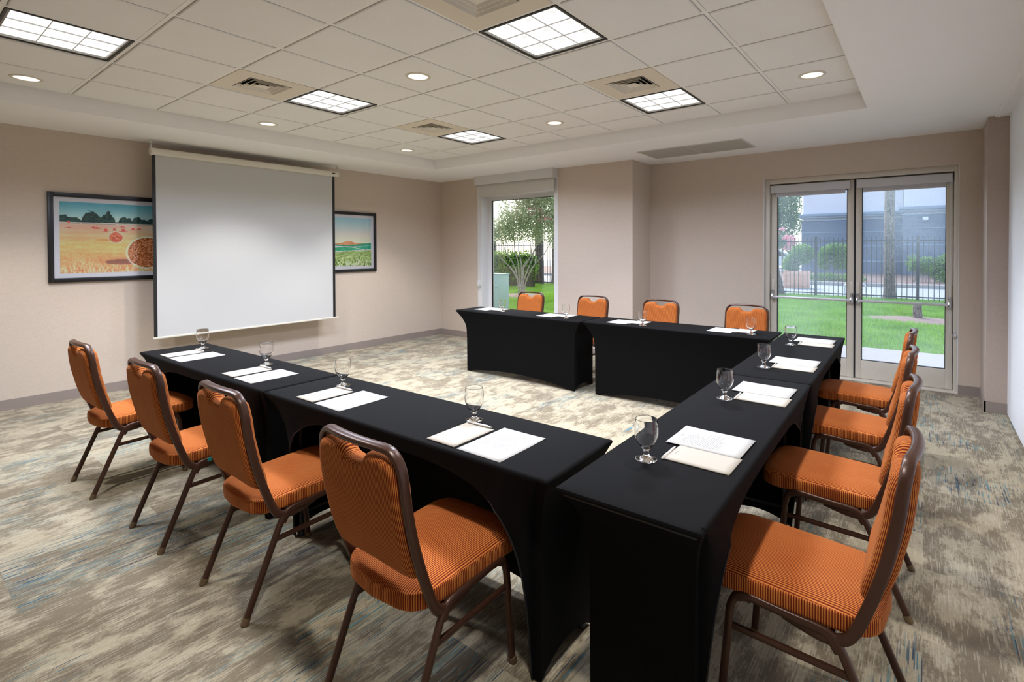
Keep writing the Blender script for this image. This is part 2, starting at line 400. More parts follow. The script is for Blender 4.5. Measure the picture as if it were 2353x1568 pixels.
# ================================================================== ROOM
XL, XR, YB1, YB2, ZS, ZT = -6.94, .60, 6.25, 6.81, 2.717, 2.859
TX0, TX1, TY0, TY1 = -5.889, -.405, -2.2, 5.198
YF = -3.0; XPL = -3.147
T = .6096
gx = lambda j: (-4.6591-j)*T
gy = lambda i: (3.7808+i)*T
bm = B(); box(bm, (XL-.2, YF-.2, -.12), (XR+.4, YB2+.25, 0)); struct(obj('floor', bm, M_carpet, smooth=0))
struct(boxes('wall_left', [((XL-.2, YF-.2, 0), (XL, YB1+.25, 3.05))], M_wall, smooth=0))
WX0, WX1, WZ0, WZ1 = -6.0, -4.40, .10, 2.62      # window opening
DX0, DX1, DZ1 = -1.62, .275, 2.378               # door opening
struct(boxes('wall_back', [((XL, YB1, 0), (WX0, YB1+.25, 3.05)), ((WX0, YB1, 0), (WX1, YB1+.25, WZ0)), ((WX0, YB1, WZ1), (WX1, YB1+.25, 3.05)),
    ((WX1, YB1, 0), (XPL, YB1+.8, 3.05)), ((XPL, YB2, 0), (DX0, YB2+.24, 3.05)), ((DX0, YB2, DZ1), (DX1, YB2+.24, 3.05)), ((DX1, YB2, 0), (XR+.4, YB2+.24, 3.05))], M_wall, smooth=0))
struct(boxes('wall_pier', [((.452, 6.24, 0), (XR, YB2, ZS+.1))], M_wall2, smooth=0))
struct(boxes('wall_right', [((XR, YF-.2, .012), (XR+.1, 6.50, ZS+.02))], M_panelwall, smooth=0))
struct(boxes('trim_1', [((XR-.10, YF, ZS-.012), (XR, 6.24, ZS+.05)), ((XR-.075, YF, ZS-.02), (XR-.065, 6.24, ZS-.01))], M_soffit, smooth=0))
struct(boxes('wall_front', [((XL-.2, YF-.2, 0), (XR+.4, YF, 3.05))], M_wall, smooth=0))
# ceiling: plaster soffit ring and tiles in the tray
struct(boxes('ceiling', [((XL-.2, YF-.2, ZS), (TX0, YB1+.25, 3.05)), ((TX1, YF-.2, ZS), (XR+.4, YB2+.24, 3.05)), ((TX0, TY1, ZS), (TX1, YB2+.24, 3.05)), ((TX0, YF-.2, ZS), (TX1, TY1*0+TY0, 3.05)),
    ((TX0-.1, TY0-.1, 3.05), (TX1+.1, TY1+.1, 3.10))], M_soffit, smooth=0))
troffers = [(-3, 2), (0, 2), (0, -2), (3, 2), (3, -2)]          # lower corner cell index
vents = [(i, j) for i in (-1, 2) for j in (2, -2)]
special = set(troffers) | set(vents)
bm = B()
ilo, ihi = -8, 4
ys = [gy(i) for i in range(ilo, ihi+1)]; ys = [TY0]+[y for y in ys if y > TY0+.05]+[TY1]
xs = sorted(gx(j) for j in range(-4, 6)); xs[0] = TX0; xs[-1] = TX1
for a, b in zip(xs, xs[1:]):
    for c, d in zip(ys, ys[1:]):
        j = round(-4.6591-b/T); i = round(c/T-3.7808)
        if (i, j) in special and d-c > .5: continue
        box(bm, (a+.0165, c+.0165, ZT-.003), (b-.0165, d-.0165, ZT+.03), .005, 1)
ct = struct(obj('ceiling_tiles', bm, M_tile, smooth=0))
bm = B()
for x in xs: box(bm, (x-.0115, TY0, ZT+.005), (x+.0115, TY1, ZT+.035))
for y in ys: box(bm, (TX0, y-.0115, ZT+.0054), (TX1, y+.0115, ZT+.034))
struct(obj('ceiling_grid', bm, M_grid, smooth=0))
bb = .1
struct(boxes('baseboard_left', [((XL, YF, 0), (XL+.012, YB1, bb))], M_base, smooth=0))
struct(boxes('baseboard_back', [((XL, YB1-.012, 0), (WX1+.03, YB1, bb)), ((WX1+.03, YB1-.012, 0), (XPL+.012, YB1, bb)), ((XPL, YB1-.012, 0), (XPL+.012, YB2, bb)), ((XPL, YB2-.012, 0), (DX0, YB2, bb)), ((DX1, YB2-.012, 0), (.452, YB2, bb))], M_base, smooth=0))
struct(boxes('baseboard_pier', [((.440, 6.228, 0), (.452, YB2, bb)), ((.440, 6.228, 0), (XR, 6.24, bb))], M_base, smooth=0))

# ---- ceiling fixtures
LAB = {(3, 2): 'square ceiling troffer light farthest from the camera, above the far left corner', (3, -2): 'square ceiling troffer light near the back wall on the right, beside a vent',
       (0, 2): 'square ceiling troffer light right of the left-hand vent, above the screen', (0, -2): 'brightest square ceiling light, at top centre of the photo',
       (-3, 2): 'square ceiling troffer light cut by the left edge of the photo', (-3, -2): 'square ceiling troffer light above the camera on the right', (-6, 2): 'square ceiling troffer light behind the camera on the left', (-6, -2): 'square ceiling troffer light behind the camera on the right'}
def troffer(i, j):
    xc = (gx(j)+gx(j+1))/2; yc = (gy(i)+gy(i+1))/2; h = T/2-.014
    t = thing('ceiling_troffer', LAB[(i, j)], 'ceiling light', (xc, yc, ZT), 0, 'square troffer lights in the ceiling grid')
    e = .013
    boxes('frame', [((-h, -h, .0), (h, -h+e, .05)), ((-h, h-e, 0), (h, h, .05)), ((-h, -h+e, 0), (-h+e, h-e, .05)), ((h-e, -h+e, 0), (h, h-e, .05))], M_tfr, t, smooth=0)
    k = h-e; e2 = .012
    boxes('inner_rim', [((-k, -k, .006), (k, -k+e2, .045)), ((-k, k-e2, .006), (k, k, .045)), ((-k, -k+e2, .006), (-k+e2, k-e2, .045)), ((k-e2, -k+e2, .006), (k, k-e2, .045))], M_tfr2, t, smooth=0)
    q = k-e2; bm = B(); c = 2*q/3
    for a in range(3):
        for b in range(3):
            x0 = -q+a*c; y0 = -q+b*c; n = 6; g = [[bm.verts.new((x0+c*u/n, y0+c*v/n, .020+.03*math.sin(PI*u/n)*math.sin(PI*v/n))) for v in range(n+1)] for u in range(n+1)]
            for u in range(n):
                for v in range(n): bm.faces.new((g[u][v], g[u][v+1], g[u+1][v+1], g[u+1][v]))
    obj('lens', bm, M_lens, t, fix=False)
    bm = B()
    for a in (1, 2):
        x = -q+a*c; box(bm, (x-.002, -q, .010), (x+.002, q, .016)); box(bm, (-q, x-.002, .0102), (q, x+.002, .0158))
    obj('louver', bm, M_louv, t, smooth=0)
    ld = bpy.data.lights.new('troffer_tubes', 'AREA'); ld.shape = 'SQUARE'; ld.size = 2*q; ld.energy = TROFFER_P; ld.spread = math.radians(152); ld.color = (.86, .96, 1.20)
    lo = bpy.data.objects.new('troffer_tubes', ld); C.objects.link(lo); lo.location = (0, 0, -.003); lo.parent = t
    return t
for a in troffers: troffer(*a)
VL = {(2, 2): 'small square louvred ceiling vent beside the farthest troffer light', (2, -2): 'square louvred ceiling vent above the right troffer near the back wall', (-1, 2): 'square louvred ceiling vent left of the middle troffer light', (-1, -2): 'pale square ceiling vent cut by the top edge of the photo beside the brightest light',
      (-4, 2): 'square louvred ceiling vent above and left of the camera', (-4, -2): 'square louvred ceiling vent above and right of the camera'}
def vent(i, j):
    xc = (gx(j)+gx(j+1))/2; yc = (gy(i)+gy(i+1))/2; h = T/2-.013; o = .165
    t = thing('ceiling_vent', VL[(i, j)], 'vent', (xc, yc, ZT), 0, 'square louvred vents in the ceiling grid')
    boxes('face_panel', [((-h, -h, 0), (h, -o, .012)), ((-h, o, 0), (h, h, .012)), ((-h, -o, 0), (-o, o, .012)), ((o, -o, 0), (h, o, .012))], M_vent, t, smooth=0)
    boxes('duct', [((-o, -o, .07), (o, o, .075)), ((-o, -o, .012), (-o+.004, o, .07)), ((o-.004, -o, .012), (o, o, .07)), ((-o, -o, .012), (o, -o+.004, .07)), ((-o, o-.004, .012), (o, o, .07))], M_ventd, t, smooth=0)
    for k in range(4):
        bm = B(); r1 = o-.004-k*.038; r2 = max(0, r1-.027); z1, z2 = -.004+.001*k, .024
                # sloping ring: outer low edge, inner high edge
        A = [bm.verts.new((sx*r1, sy*r1, z1)) for sx, sy in ((-1, -1), (1, -1), (1, 1), (-1, 1))]
        D = [bm.verts.new((sx*(r1-.003), sy*(r1-.003), z1)) for sx, sy in ((-1, -1), (1, -1), (1, 1), (-1, 1))]
        if k < 3:
            Bv = [bm.verts.new((sx*r2, sy*r2, z2)) for sx, sy in ((-1, -1), (1, -1), (1, 1), (-1, 1))]
            for s in range(4): bm.faces.new((A[s], A[(s+1) % 4], Bv[(s+1) % 4], Bv[s])); bm.faces.new((A[s], A[(s+1) % 4], D[(s+1) % 4], D[s])); bm.faces.new((D[s], D[(s+1) % 4], Bv[(s+1) % 4], Bv[s]))
        else:
            bm.faces.new(A); ap = bm.verts.new((0, 0, .02))
            for s in range(4): bm.faces.new((A[s], A[(s+1) % 4], ap))
            for v in D: bm.verts.remove(v)
        obj('blade', bm, M_blade, t, smooth=0)
for a in vents: vent(*a)
DLL = {(3.5, 4.5): 'round recessed ceiling downlight nearest the far left corner', (3.5, .5): 'round recessed ceiling downlight in the middle, between the two far troffers', (3.5, -3.5): 'round recessed ceiling downlight nearest the glass doors',
       (.5, 4.5): 'round recessed ceiling downlight over the projection screen', (.5, .5): 'round recessed ceiling downlight left of the brightest troffer', (-2.5, 4.5): 'round recessed ceiling downlight at the left edge of the photo',
       (.5, -3.5): 'round recessed ceiling downlight over the right-hand chairs, out of view', (-2.5, .5): 'round recessed ceiling downlight above the left chairs, out of view', (-2.5, -3.5): 'round recessed ceiling downlight above the camera, out of view'}
def downlight(i, j):
    x = gx(j); y = gy(i)
    t = thing('recessed_downlight', DLL[(i, j)], 'ceiling light', (x, y, ZT-.0035), 0, 'round recessed downlights in the ceiling')
    bm = B(); lathe(bm, [(.075, -.0005), (.078, -.006), (.094, -.004), (.098, .0005), (.075, .0005)], 40); obj('trim_ring', bm, M_dlrim, t)
    bm = B(); lathe(bm, [(0, -.001), (.075, -.001), (.075, .0006)], 40); obj('lens', bm, M_dl, t)
    ld = bpy.data.lights.new('downlight_lamp', 'SPOT'); ld.energy = SPOT_P; ld.color = (1, .975, .95); ld.spot_size = math.radians(104); ld.spot_blend = .5; ld.shadow_soft_size = .055
    lo = bpy.data.objects.new('downlight_lamp', ld); C.objects.link(lo); lo.location = (0, 0, -.02); lo.parent = t
for a in DLL: downlight(*a)
t = thing('return_air_grille', 'long grey return air grille in the soffit above the glass doors', 'vent', (-2.23, 6.08, ZS), 0)
boxes('rim', [((-.63, -.295, -.006), (.63, -.275, 0)), ((-.63, .275, -.006), (.63, .295, 0)), ((-.63, -.275, -.006), (-.61, .275, 0)), ((.61, -.275, -.006), (.63, .275, 0)), ((-.008, -.275, -.006), (.008, .275, 0))], M_grillef, t, smooth=0)
for s in (-1, 1):
    bm = B()
    for k in range(36):
        y = -.27+k*.0152; box(bm, (s*.31-.30, y, -.004), (s*.31+.30, y+.009, -.001))
    box(bm, (s*.31-.30, -.275, -.0012), (s*.31+.30, .275, -.0004)); obj('grille_panel', bm, M_grille, t, smooth=0)

# ================================================================== WINDOW
w = bpy.data.objects.new('window_1', None); C.objects.link(w); struct(w)
boxes('window_casing', [((-6.015, YB1-.008, 0), (-5.962, YB1+.0, 2.60)), ((-4.437, YB1-.008, 0), (-4.368, YB1, 2.60)), ((-6.015, YB1-.008, 0), (-4.368, YB1, .10))], M_wtrim, w, smooth=0)
boxes('window_reveal', [((-6.0, YB1, .1), (-5.925, YB1+.25, 2.62)), ((-4.42, YB1, .1), (-4.40, YB1+.25, 2.62)), ((-5.925, YB1, .1), (-4.42, YB1+.25, .14)), ((-5.925, YB1+.1, 2.42), (-4.42, YB1+.25, 2.62))], M_wtrim, w, smooth=0)
gy_ = YB1+.17
boxes('window_frame', [((-5.925, gy_, .14), (-5.865, gy_+.06, 2.42)), ((-4.48, gy_, .14), (-4.42, gy_+.06, 2.42)), ((-5.865, gy_, .14), (-4.48, gy_+.06, .2)), ((-5.865, gy_, 2.335), (-4.48, gy_+.06, 2.42))], M_wtrim, w, smooth=0)
boxes('window_gasket', [((-5.868, gy_+.01, .2), (-5.860, gy_+.04, 2.335)), ((-4.487, gy_+.01, .2), (-4.478, gy_+.04, 2.335)), ((-5.865, gy_+.01, 2.328), (-4.48, gy_+.04, 2.337))], M_gasket, w, smooth=0)
boxes('window_pane', [((-5.866, gy_+.025, .19), (-4.479, gy_+.031, 2.337))], M_pane, w, smooth=0)
t = thing('window_roller_blind', 'cream roller blind rolled up under a boxed white valance over the tall window', 'blind', (0, 0, 0))
boxes('valance', [((-5.97, 6.12, 2.575), (-4.376, 6.132, ZS)), ((-5.97, 6.132, 2.575), (-5.958, YB1, ZS)), ((-4.388, 6.132, 2.575), (-4.376, YB1, ZS)), ((-5.958, 6.132, 2.70), (-4.388, YB1, ZS))], M_valance, t)
bm = B(); box(bm, (-5.935, 6.168, 2.385), (-4.388, 6.171, 2.60)); s_ = obj('shade', bm, M_blindw, t, smooth=0)
boxes('hem_bar', [((-5.935, 6.163, 2.375), (-4.388, 6.176, 2.408))], M_blindw, s_, bev=.003)
bm = B(); tube(bm, [(-5.945, 6.18, z) for z in (2.6, 1.8, .95)], .0025); tube(bm, [(-5.945, 6.205, z) for z in (2.6, 1.8, .95)], .0025)
cc = obj('bead_chain', bm, M_wtrim, t)
boxes('chain_holder', [((-5.955, 6.17, .90), (-5.935, 6.25, 1.0))], M_wtrim, cc, bev=.004)

# ================================================================== DOORS
FY = 6.925
fr = bpy.data.objects.new('trim_2', None); C.objects.link(fr); struct(fr)
boxes('door_jamb', [((DX0, YB2+.06, 0), (-1.562, FY+.09, DZ1)), ((.238, YB2+.06, 0), (DX1, FY+.09, DZ1))], M_alu, fr, bev=.003)
boxes('door_header', [((-1.562, YB2+.06, 2.318), (.238, FY+.09, DZ1))], M_alu, fr, bev=.003)
boxes('door_stop', [((-1.562, FY+.05, 0), (-1.552, FY+.09, 2.318)), ((.228, FY+.05, 0), (.238, FY+.09, 2.318)), ((-1.56, FY+.05, 2.30), (.236, FY+.09, 2.318))], M_gasket, fr, smooth=0)
boxes('door_gap_shade', [((-.660, FY-.003, .016), (-.643, FY+.04, 2.312))], M_gasket, fr, smooth=0)  # added black strip standing in for the shadowed gap between the leaves
boxes('threshold', [((DX0, YB2+.0, -.001), (DX1, YB2+.24, .012))], M_alu, fr, bev=.004)
boxes('corner_bead', [((DX0-.002, YB2-.002, 0), (DX0+.004, YB2+.06, DZ1)), ((DX1-.003, YB2-.002, 0), (DX1+.002, YB2+.06, DZ1))], M_wtrim, fr, smooth=0)
def leaf(name, x0, x1, g0, g1, hinge):
    d = bpy.data.objects.new(name, None); C.objects.link(d); struct(d)
    y0, y1 = FY, FY+.045; z0, z1, gz0, gz1 = .016, 2.312, .232, 2.20
    boxes('stile', [((x0, y0, z0), (g0-.006, y1, z1))], M_alu, d, bev=.003)
    boxes('stile', [((g1+.006, y0, z0), (x1, y1, z1))], M_alu, d, bev=.003)
    boxes('bottom_rail', [((g0-.006, y0+.001, z0), (g1+.006, y1, gz0-.006))], M_alu, d, bev=.002)
    boxes('top_rail', [((g0-.006, y0+.001, gz1+.006), (g1+.006, y1, z1))], M_alu, d, bev=.002)
    boxes('gasket', [((g0-.006, y0+.004, gz0-.006), (g0, y1-.004, gz1+.006)), ((g1, y0+.004, gz0-.006), (g1+.006, y1-.004, gz1+.006)), ((g0, y0+.004, gz0-.006), (g1, y1-.004, gz0)), ((g0, y0+.004, gz1), (g1, y1-.004, gz1+.006))], M_gasket, d, smooth=0)
    boxes('pane', [((g0, y0+.018, gz0), (g1, y0+.024, gz1))], M_doorpane, d, smooth=0)
    # panic push bar with its two end mounts
    xm0, xm1 = x0+.026, x1-.026; zb = .915
    bm = B(); tube(bm, [(xm0+.012, y0-.060, zb), (xm1-.012, y0-.060, zb)], .0135, .0125, ref=(0, 0, 1), nseg=14, power=3)
    pb = obj('push_bar', bm, M_bar, d)
    for xm in (xm0, xm1):
        bm = B(); box(bm, (xm-.018, y0-.012, zb+.04), (xm+.018, y0, zb+.215), .004); mt = obj('lock_case', bm, M_alu, d)
        bm = B()
        tube(bm, smooth_path([(xm, y0-.004, zb+.075), (xm, y0-.030, zb+.06), (xm, y0-.055, zb+.025), (xm, y0-.064, zb-.012), (xm, y0-.05, zb-.03)], 4), .0155, .012, ref=(1, 0, 0), nseg=10, power=3)
        box(bm, (xm-.017, y0-.030, zb-.045), (xm+.017, y0, zb+.045), .006); obj('bar_bracket', bm, M_chrome, pb)
    return d
leaf('door_1', -1.556, -.654, -1.480, -.734, -1)
leaf('door_2', -.644, .232, -.578, .168, 1)
for nm, xa, xb, lb in (('l', -1.552, -.696, 'slim white roller blind rolled up at the top of the left glass door'), ('r', -.632, .222, 'slim white roller blind rolled up at the top of the right glass door')):
    t = thing('door_roller_blind', lb, 'blind', (0, 0, 0), 0, 'roller blinds on the glass doors')
    boxes('valance', [((xa, 6.862, 2.207), (xb, 6.872, 2.298)), ((xa, 6.872, 2.207), (xa+.008, FY, 2.298)), ((xb-.008, 6.872, 2.207), (xb, FY, 2.298)), ((xa, 6.872, 2.29), (xb, FY, 2.298))], M_blind, t, bev=.001)
    sh = boxes('shade', [((xa+.06, 6.898, 2.166), (xb-.05, 6.901, 2.27))], M_blind, t, smooth=0)
    boxes('hem_bar', [((xa+.06, 6.893, 2.158), (xb-.05, 6.906, 2.178))], M_blind, sh, bev=.002)
bm = B(); tube(bm, [(.205, 6.885, z) for z in (2.25, 1.5, .62)], .002); tube(bm, [(.212, 6.90, z) for z in (2.25, 1.5, .62)], .002)
cd = obj('blind_chain', bm, M_wtrim, t)
bm = B(); lathe(bm, [(0, -.012), (.018, -.010), (.020, 0), (.018, .010), (0, .012)], 16); bmesh.ops.rotate(bm, matrix=Matrix.Rotation(PI/2, 3, 'X'), verts=bm.verts); bmesh.ops.translate(bm, vec=(.244, 6.862, .60), verts=bm.verts)
box(bm, (.238, 6.86, .56), (.25, 6.875, .64), .003); obj('chain_tensioner', bm, M_chrome, cd)

# ================================================================== PROJECTION SCREEN
SX = -6.67
t = thing('projection_screen', 'large white pull-down projection screen with black side borders hanging before the left wall', 'projector screen', (0, 0, 0))
ya, yb = 1.872, 4.085
bm = B(); prof = rounded([(-.036, -.036), (.030, -.040), (.040, -.010), (.036, .030), (0, .042), (-.036, .034), (-.036, -.036)], .012, 3)
rings = [[bm.verts.new((SX+p.x, y, 2.585+p.y)) for p in prof[:-1]] for y in (ya+.02, yb-.02)]
for k in range(len(rings[0])): n = len(rings[0]); bm.faces.new((rings[0][k], rings[0][(k+1) % n], rings[1][(k+1) % n], rings[1][k]))
hs = obj('housing', bm, M_housing, t)
for y0, y1 in ((ya, ya+.026), (yb-.026, yb)):
    bm = B(); lathe(bm, [(0, 0), (.040, 0), (.045, .004), (.045, .022), (.040, .026), (0, .026)], 28)
    bmesh.ops.rotate(bm, matrix=Matrix.Rotation(-PI/2, 3, 'X'), verts=bm.verts); bmesh.ops.translate(bm, vec=(SX, y0, 2.585), verts=bm.verts); ec = obj('end_cap', bm, M_housing, t)
    ym = (y0+y1)/2
    bm = B(); tube(bm, [(SX+.0+.016*math.cos(a), ym, 2.645+.026*math.sin(a)) for a in [k*PI/8 for k in range(16)]], .003, closed=True, ref=(0, 1, 0), nseg=6); obj('hanger_ring', bm, M_chrome, ec)
    bm = B()
    for q in range(2): tube(bm, [(SX+(.007*math.cos(a) if q else 0), ym+(0 if q else .007*math.cos(a)), 2.678+q*.017+.011*math.sin(a)) for a in [k*PI/6 for k in range(12)]], .0022, closed=True, ref=(1, 0, 0) if not q else (0, 1, 0), nseg=6)
    tube(bm, [(SX, ym, 2.70), (SX, ym, ZS)], .003); obj('chain', bm, M_chrome, ec)
boxes('screen_surface', [((SX+.004, ya+.05, .568), (SX+.006, yb-.095, 2.56))], M_screen, t, smooth=0)
boxes('black_border', [((SX+.003, ya+.018, .568), (SX+.0065, ya+.05, 2.56))], M_black, t, smooth=0)
boxes('black_border', [((SX+.003, yb-.095, .568), (SX+.0065, yb-.058, 2.56))], M_black, t, smooth=0)
bm = B(); box(bm, (SX-.006, ya+.008, .547), (SX+.014, yb-.012, .568), .005); obj('bottom_bar', bm, M_housing, t)
boxes('maker_plate', [((SX+.0375, 3.97, 2.582), (SX+.0405, 4.02, 2.596))], M_black, t, smooth=0)

# ================================================================== PICTURES
def noise2(w, h, cells, seed):
    r = np.random.default_rng(seed); g = r.random((cells[1]+2, cells[0]+2))
    X, Y = np.meshgrid(np.linspace(0, cells[0], w), np.linspace(0, cells[1], h)); xi, yi = X.astype(int), Y.astype(int); fx, fy = X-xi, Y-yi
    fx = fx*fx*(3-2*fx); fy = fy*fy*(3-2*fy)
    return (g[yi, xi]*(1-fx)+g[yi, xi+1]*fx)*(1-fy)+(g[yi+1, xi]*(1-fx)+g[yi+1, xi+1]*fx)*fy
def lin(c): c = np.asarray(c, float)/255; return np.where(c <= .04045, c/12.92, ((c+.055)/1.055)**2.4)
def paint_hay(w, h):
    u, v = np.meshgrid(np.linspace(0, 1.15, w), np.linspace(0, 1, h)); img = np.zeros((h, w, 3))       # u in metres*1 , v up
    sk = v > .715; t = ((v-.715)/.285)[..., None]
    skyc = (1-t)*np.array([196, 206, 190])+t*np.array([86, 160, 172]); n = noise2(w, h, (9, 5), 3)[..., None]
    skyc = skyc+(n-.5)*22
    g = (v/.715)[..., None]
    fieldc = np.where(g > .55, (1-(g-.55)/.45)*np.array([240, 184, 112])+((g-.55)/.45)*np.array([236, 170, 150]), (1-g/.55)*np.array([240, 150, 96])+(g/.55)*np.array([240, 184, 112]))
    n1 = noise2(w, h, (60, 60), 5)[..., None]; n2 = noise2(w, h, (130, 28), 6)[..., None]; n3 = noise2(w, h, (7, 30), 8)[..., None]
    fieldc = fieldc+(n1-.5)*26*(1.1-g)+(n2-.5)*80*np.clip(.45-g, 0, 1)*2+(n3-.5)*24
    img = np.where(sk[..., None], skyc, fieldc)
    # darker shadowed stubble band
    band = np.exp(-((v-.175)/.045)**2)*np.clip((u-.25)/.5, 0, 1); img = img*(1-.45*band[..., None])+np.array([120, 70, 60])*(.45*band[..., None])
    pale = np.exp(-((v-.03)/.06)**2)[..., None]*n2; img = img+pale*np.array([20, 34, 40])
    # tree line
    top = .715+.02+.018*noise2(w, h, (26, 1), 9)[0][None]
    def crown(cu, ru, hh, s): return ((u-cu)/ru)**2+((v-.73)/hh)**2*(.8+.6*noise2(w, h, (40, 60), s)) < 1
    tree = (v > .712) & (v < top+.0*v) & (u > -1)
    for k, (cu, ru, hh) in enumerate(((.03, .05, .10), (.11, .07, .06), (.27, .085, .15), (.31, .07, .1), (.42, .07, .12), (.425, .03, .17), (.57, .05, .09), (.62, .03, .08), (.70, .05, .10), (.76, .05, .06), (.86, .07, .07), (.98, .06, .09), (1.1, .07, .08))): tree |= crown(cu, ru, hh, 20+k) & (v > .70)
    gcol = np.array([40, 70, 62])+(noise2(w, h, (70, 120), 44)[..., None]-.5)*np.array([50, 60, 40])
    img = np.where(tree[..., None], gcol, img)
    img = np.where(((v > .705) & (v < .718))[..., None], np.array([236, 196, 180]), img)
    for cu, cv, ru, rv in ((.075, .72, .012, .014), (.075, .64, .02, .008), (.29, .655, .014, .008), (.32, .645, .018, .011), (.40, .615, .020, .022), (.48, .63, .013, .018), (.565, .62, .022, .020), (.555, .67, .015, .007), (.66, .64, .018, .014), (.72, .648, .014, .010), (.88, .645, .016, .012), (1.02, .62, .02, .016)):
        mk = ((u-cu)/ru)**2+((v-cv)/rv)**2 < 1; img[mk] = (214, 96, 78)
        sh = (abs(u-cu) < ru*1.9) & (abs(v-cv+rv) < .004); img[sh] = (196, 100, 88)
    def bale(cu, cv, r, col, s):
        d = np.sqrt(((u-cu)/r)**2+((v-cv)/(r*1.16))**2)
        ring = (d < 1.10) & (d >= 1); img[ring] = img[ring]*.4+np.array([255, 235, 205])*.6
        mk = d < 1; tex = noise2(w, h, (110, 90), s)[..., None]; sp = (np.sin(d*46)[..., None]*.5+.5)
        c = np.array(col)+(tex-.5)*110+(sp-.5)*26
        img[mk] = c[mk]
    sh = (((u-.41)/.12)**2+((v-.472)/.016)**2 < 1); img[sh] = img[sh]*.5+np.array([200, 120, 40])*.5
    sh = (((u-.55)/.16)**2+((v-.15)/.04)**2 < 1); img[sh] = img[sh]*.45+np.array([96, 50, 46])*.55
    bale(.492, .51, .066, (222, 110, 74), 60); bale(.80, .285, .195, (176, 108, 62), 61)
    return img
def paint_hills(w, h):
    u, v = np.meshgrid(np.linspace(0, 1.15, w), np.linspace(0, 1, h)); t = np.clip((v-.46)/.54, 0, 1)[..., None]
    img = (1-t)*np.array([238, 206, 176])+t*np.array([150, 190, 196])
    def lay(f, col, s, amp=30):
        c = np.array(col)+(noise2(w, h, (30, 60), s)[..., None]-.5)*amp; mk = (v < f)[..., None]
        return np.where(mk, c, img)
    img = lay(.475+.045*np.exp(-((u-.72)/.1)**2), (196, 140, 96), 1); img = lay(.455+.02*np.sin(u*7), (34, 138, 104), 2); img = lay(.425+.02*np.sin(u*5+1), (238, 224, 200), 3)
    img = lay(.415+.02*np.sin(u*5+1.3), (40, 156, 120), 4); img = lay(.37+.04*np.sin(u*6+4), (226, 226, 206), 5); img = lay(.36+.04*np.sin(u*6+4), (44, 160, 112), 6)
    img = lay(.28+.06*u, (236, 232, 206), 7); img = lay(.265+.06*u, (150, 172, 100), 8, 60)
    n = noise2(w, h, (120, 26), 12)[..., None]; low = np.clip((.26-v)/.26, 0, 1)[..., None]
    img = img+(n-.45)*260*low*np.array([1, .8, 1]); return img
def picture(y0, y1, z0, z1, paint, label, nm):
    t = thing('framed_picture', label, 'picture', (XL, (y0+y1)/2, (z0+z1)/2)); hw, hh = (y1-y0)/2, (z1-z0)/2; f = .044; d = .03
    boxes('frame', [((0.001, -hw, -hh), (d, -hw+f, hh)), ((0.001, hw-f, -hh), (d, hw, hh)), ((0.001, -hw+f, hh-f), (d, hw-f, hh)), ((0.001, -hw+f, -hh), (d, hw-f, -hh+f))], M_pframe, t, bev=.003)
    boxes('mat_board', [((.002, -hw+f, -hh+f), (.012, hw-f, hh-f))], M_mat, t, smooth=0)
    k = f+.046; nx, nz = 300, 236; W_, H_ = 2*(hw-k), 2*(hh-k)
    img = np.clip(paint(nx+1, nz+1)*1.24, 0, 255); col = np.ones(((nz+1)*(nx+1), 4)); col[:, :3] = lin(img.reshape(-1, 3))
    yy, zz = np.meshgrid(np.linspace(-W_/2, W_/2, nx+1), np.linspace(-H_/2, H_/2, nz+1)); co = np.stack([np.full(yy.size, .0132), yy.ravel(), zz.ravel()], 1)
    idx = np.arange((nx+1)*(nz+1)).reshape(nz+1, nx+1); q = np.stack([idx[:-1, :-1], idx[:-1, 1:], idx[1:, 1:], idx[1:, :-1]], -1).reshape(-1, 4)
    me = fast_mesh(nm, co, q); ca = me.color_attributes.new('print', 'FLOAT_COLOR', 'POINT'); ca.data.foreach_set('color', col.astype(np.float32).ravel())
    m = NT(nm+'_ink'); a = m.node('ShaderNodeVertexColor', layer_name='print'); m.base(a.outputs[0]); m.p(rough=.6, spec=.2); me.materials.append(m.m)
    o = bpy.data.objects.new('print', me); C.objects.link(o); o.parent = t
    boxes('glazing', [((.0150, -hw+f, -hh+f), (.0165, hw-f, hh-f))], M_artglass, t, smooth=0)
def fast_mesh(name, co, faces):
    me = bpy.data.meshes.new(name); co = np.asarray(co, np.float32); faces = np.asarray(faces, np.int32); k = faces.shape[1]
    me.vertices.add(len(co)); me.vertices.foreach_set('co', co.ravel()); me.loops.add(faces.size); me.loops.foreach_set('vertex_index', faces.ravel())
    me.polygons.add(len(faces)); me.polygons.foreach_set('loop_start', np.arange(0, faces.size, k, dtype=np.int32)); me.polygons.foreach_set('loop_total', np.full(len(faces), k, np.int32))
    me.update(calc_edges=True); return me
picture(1.100, 2.32, 1.192, 2.100, paint_hay, 'framed print of an orange hay field with round bales, left of the projection screen', 'hay_field')
picture(3.67, 4.887, 1.178, 2.088, paint_hills, 'framed print of green rolling hills, right of the projection screen', 'green_hills')

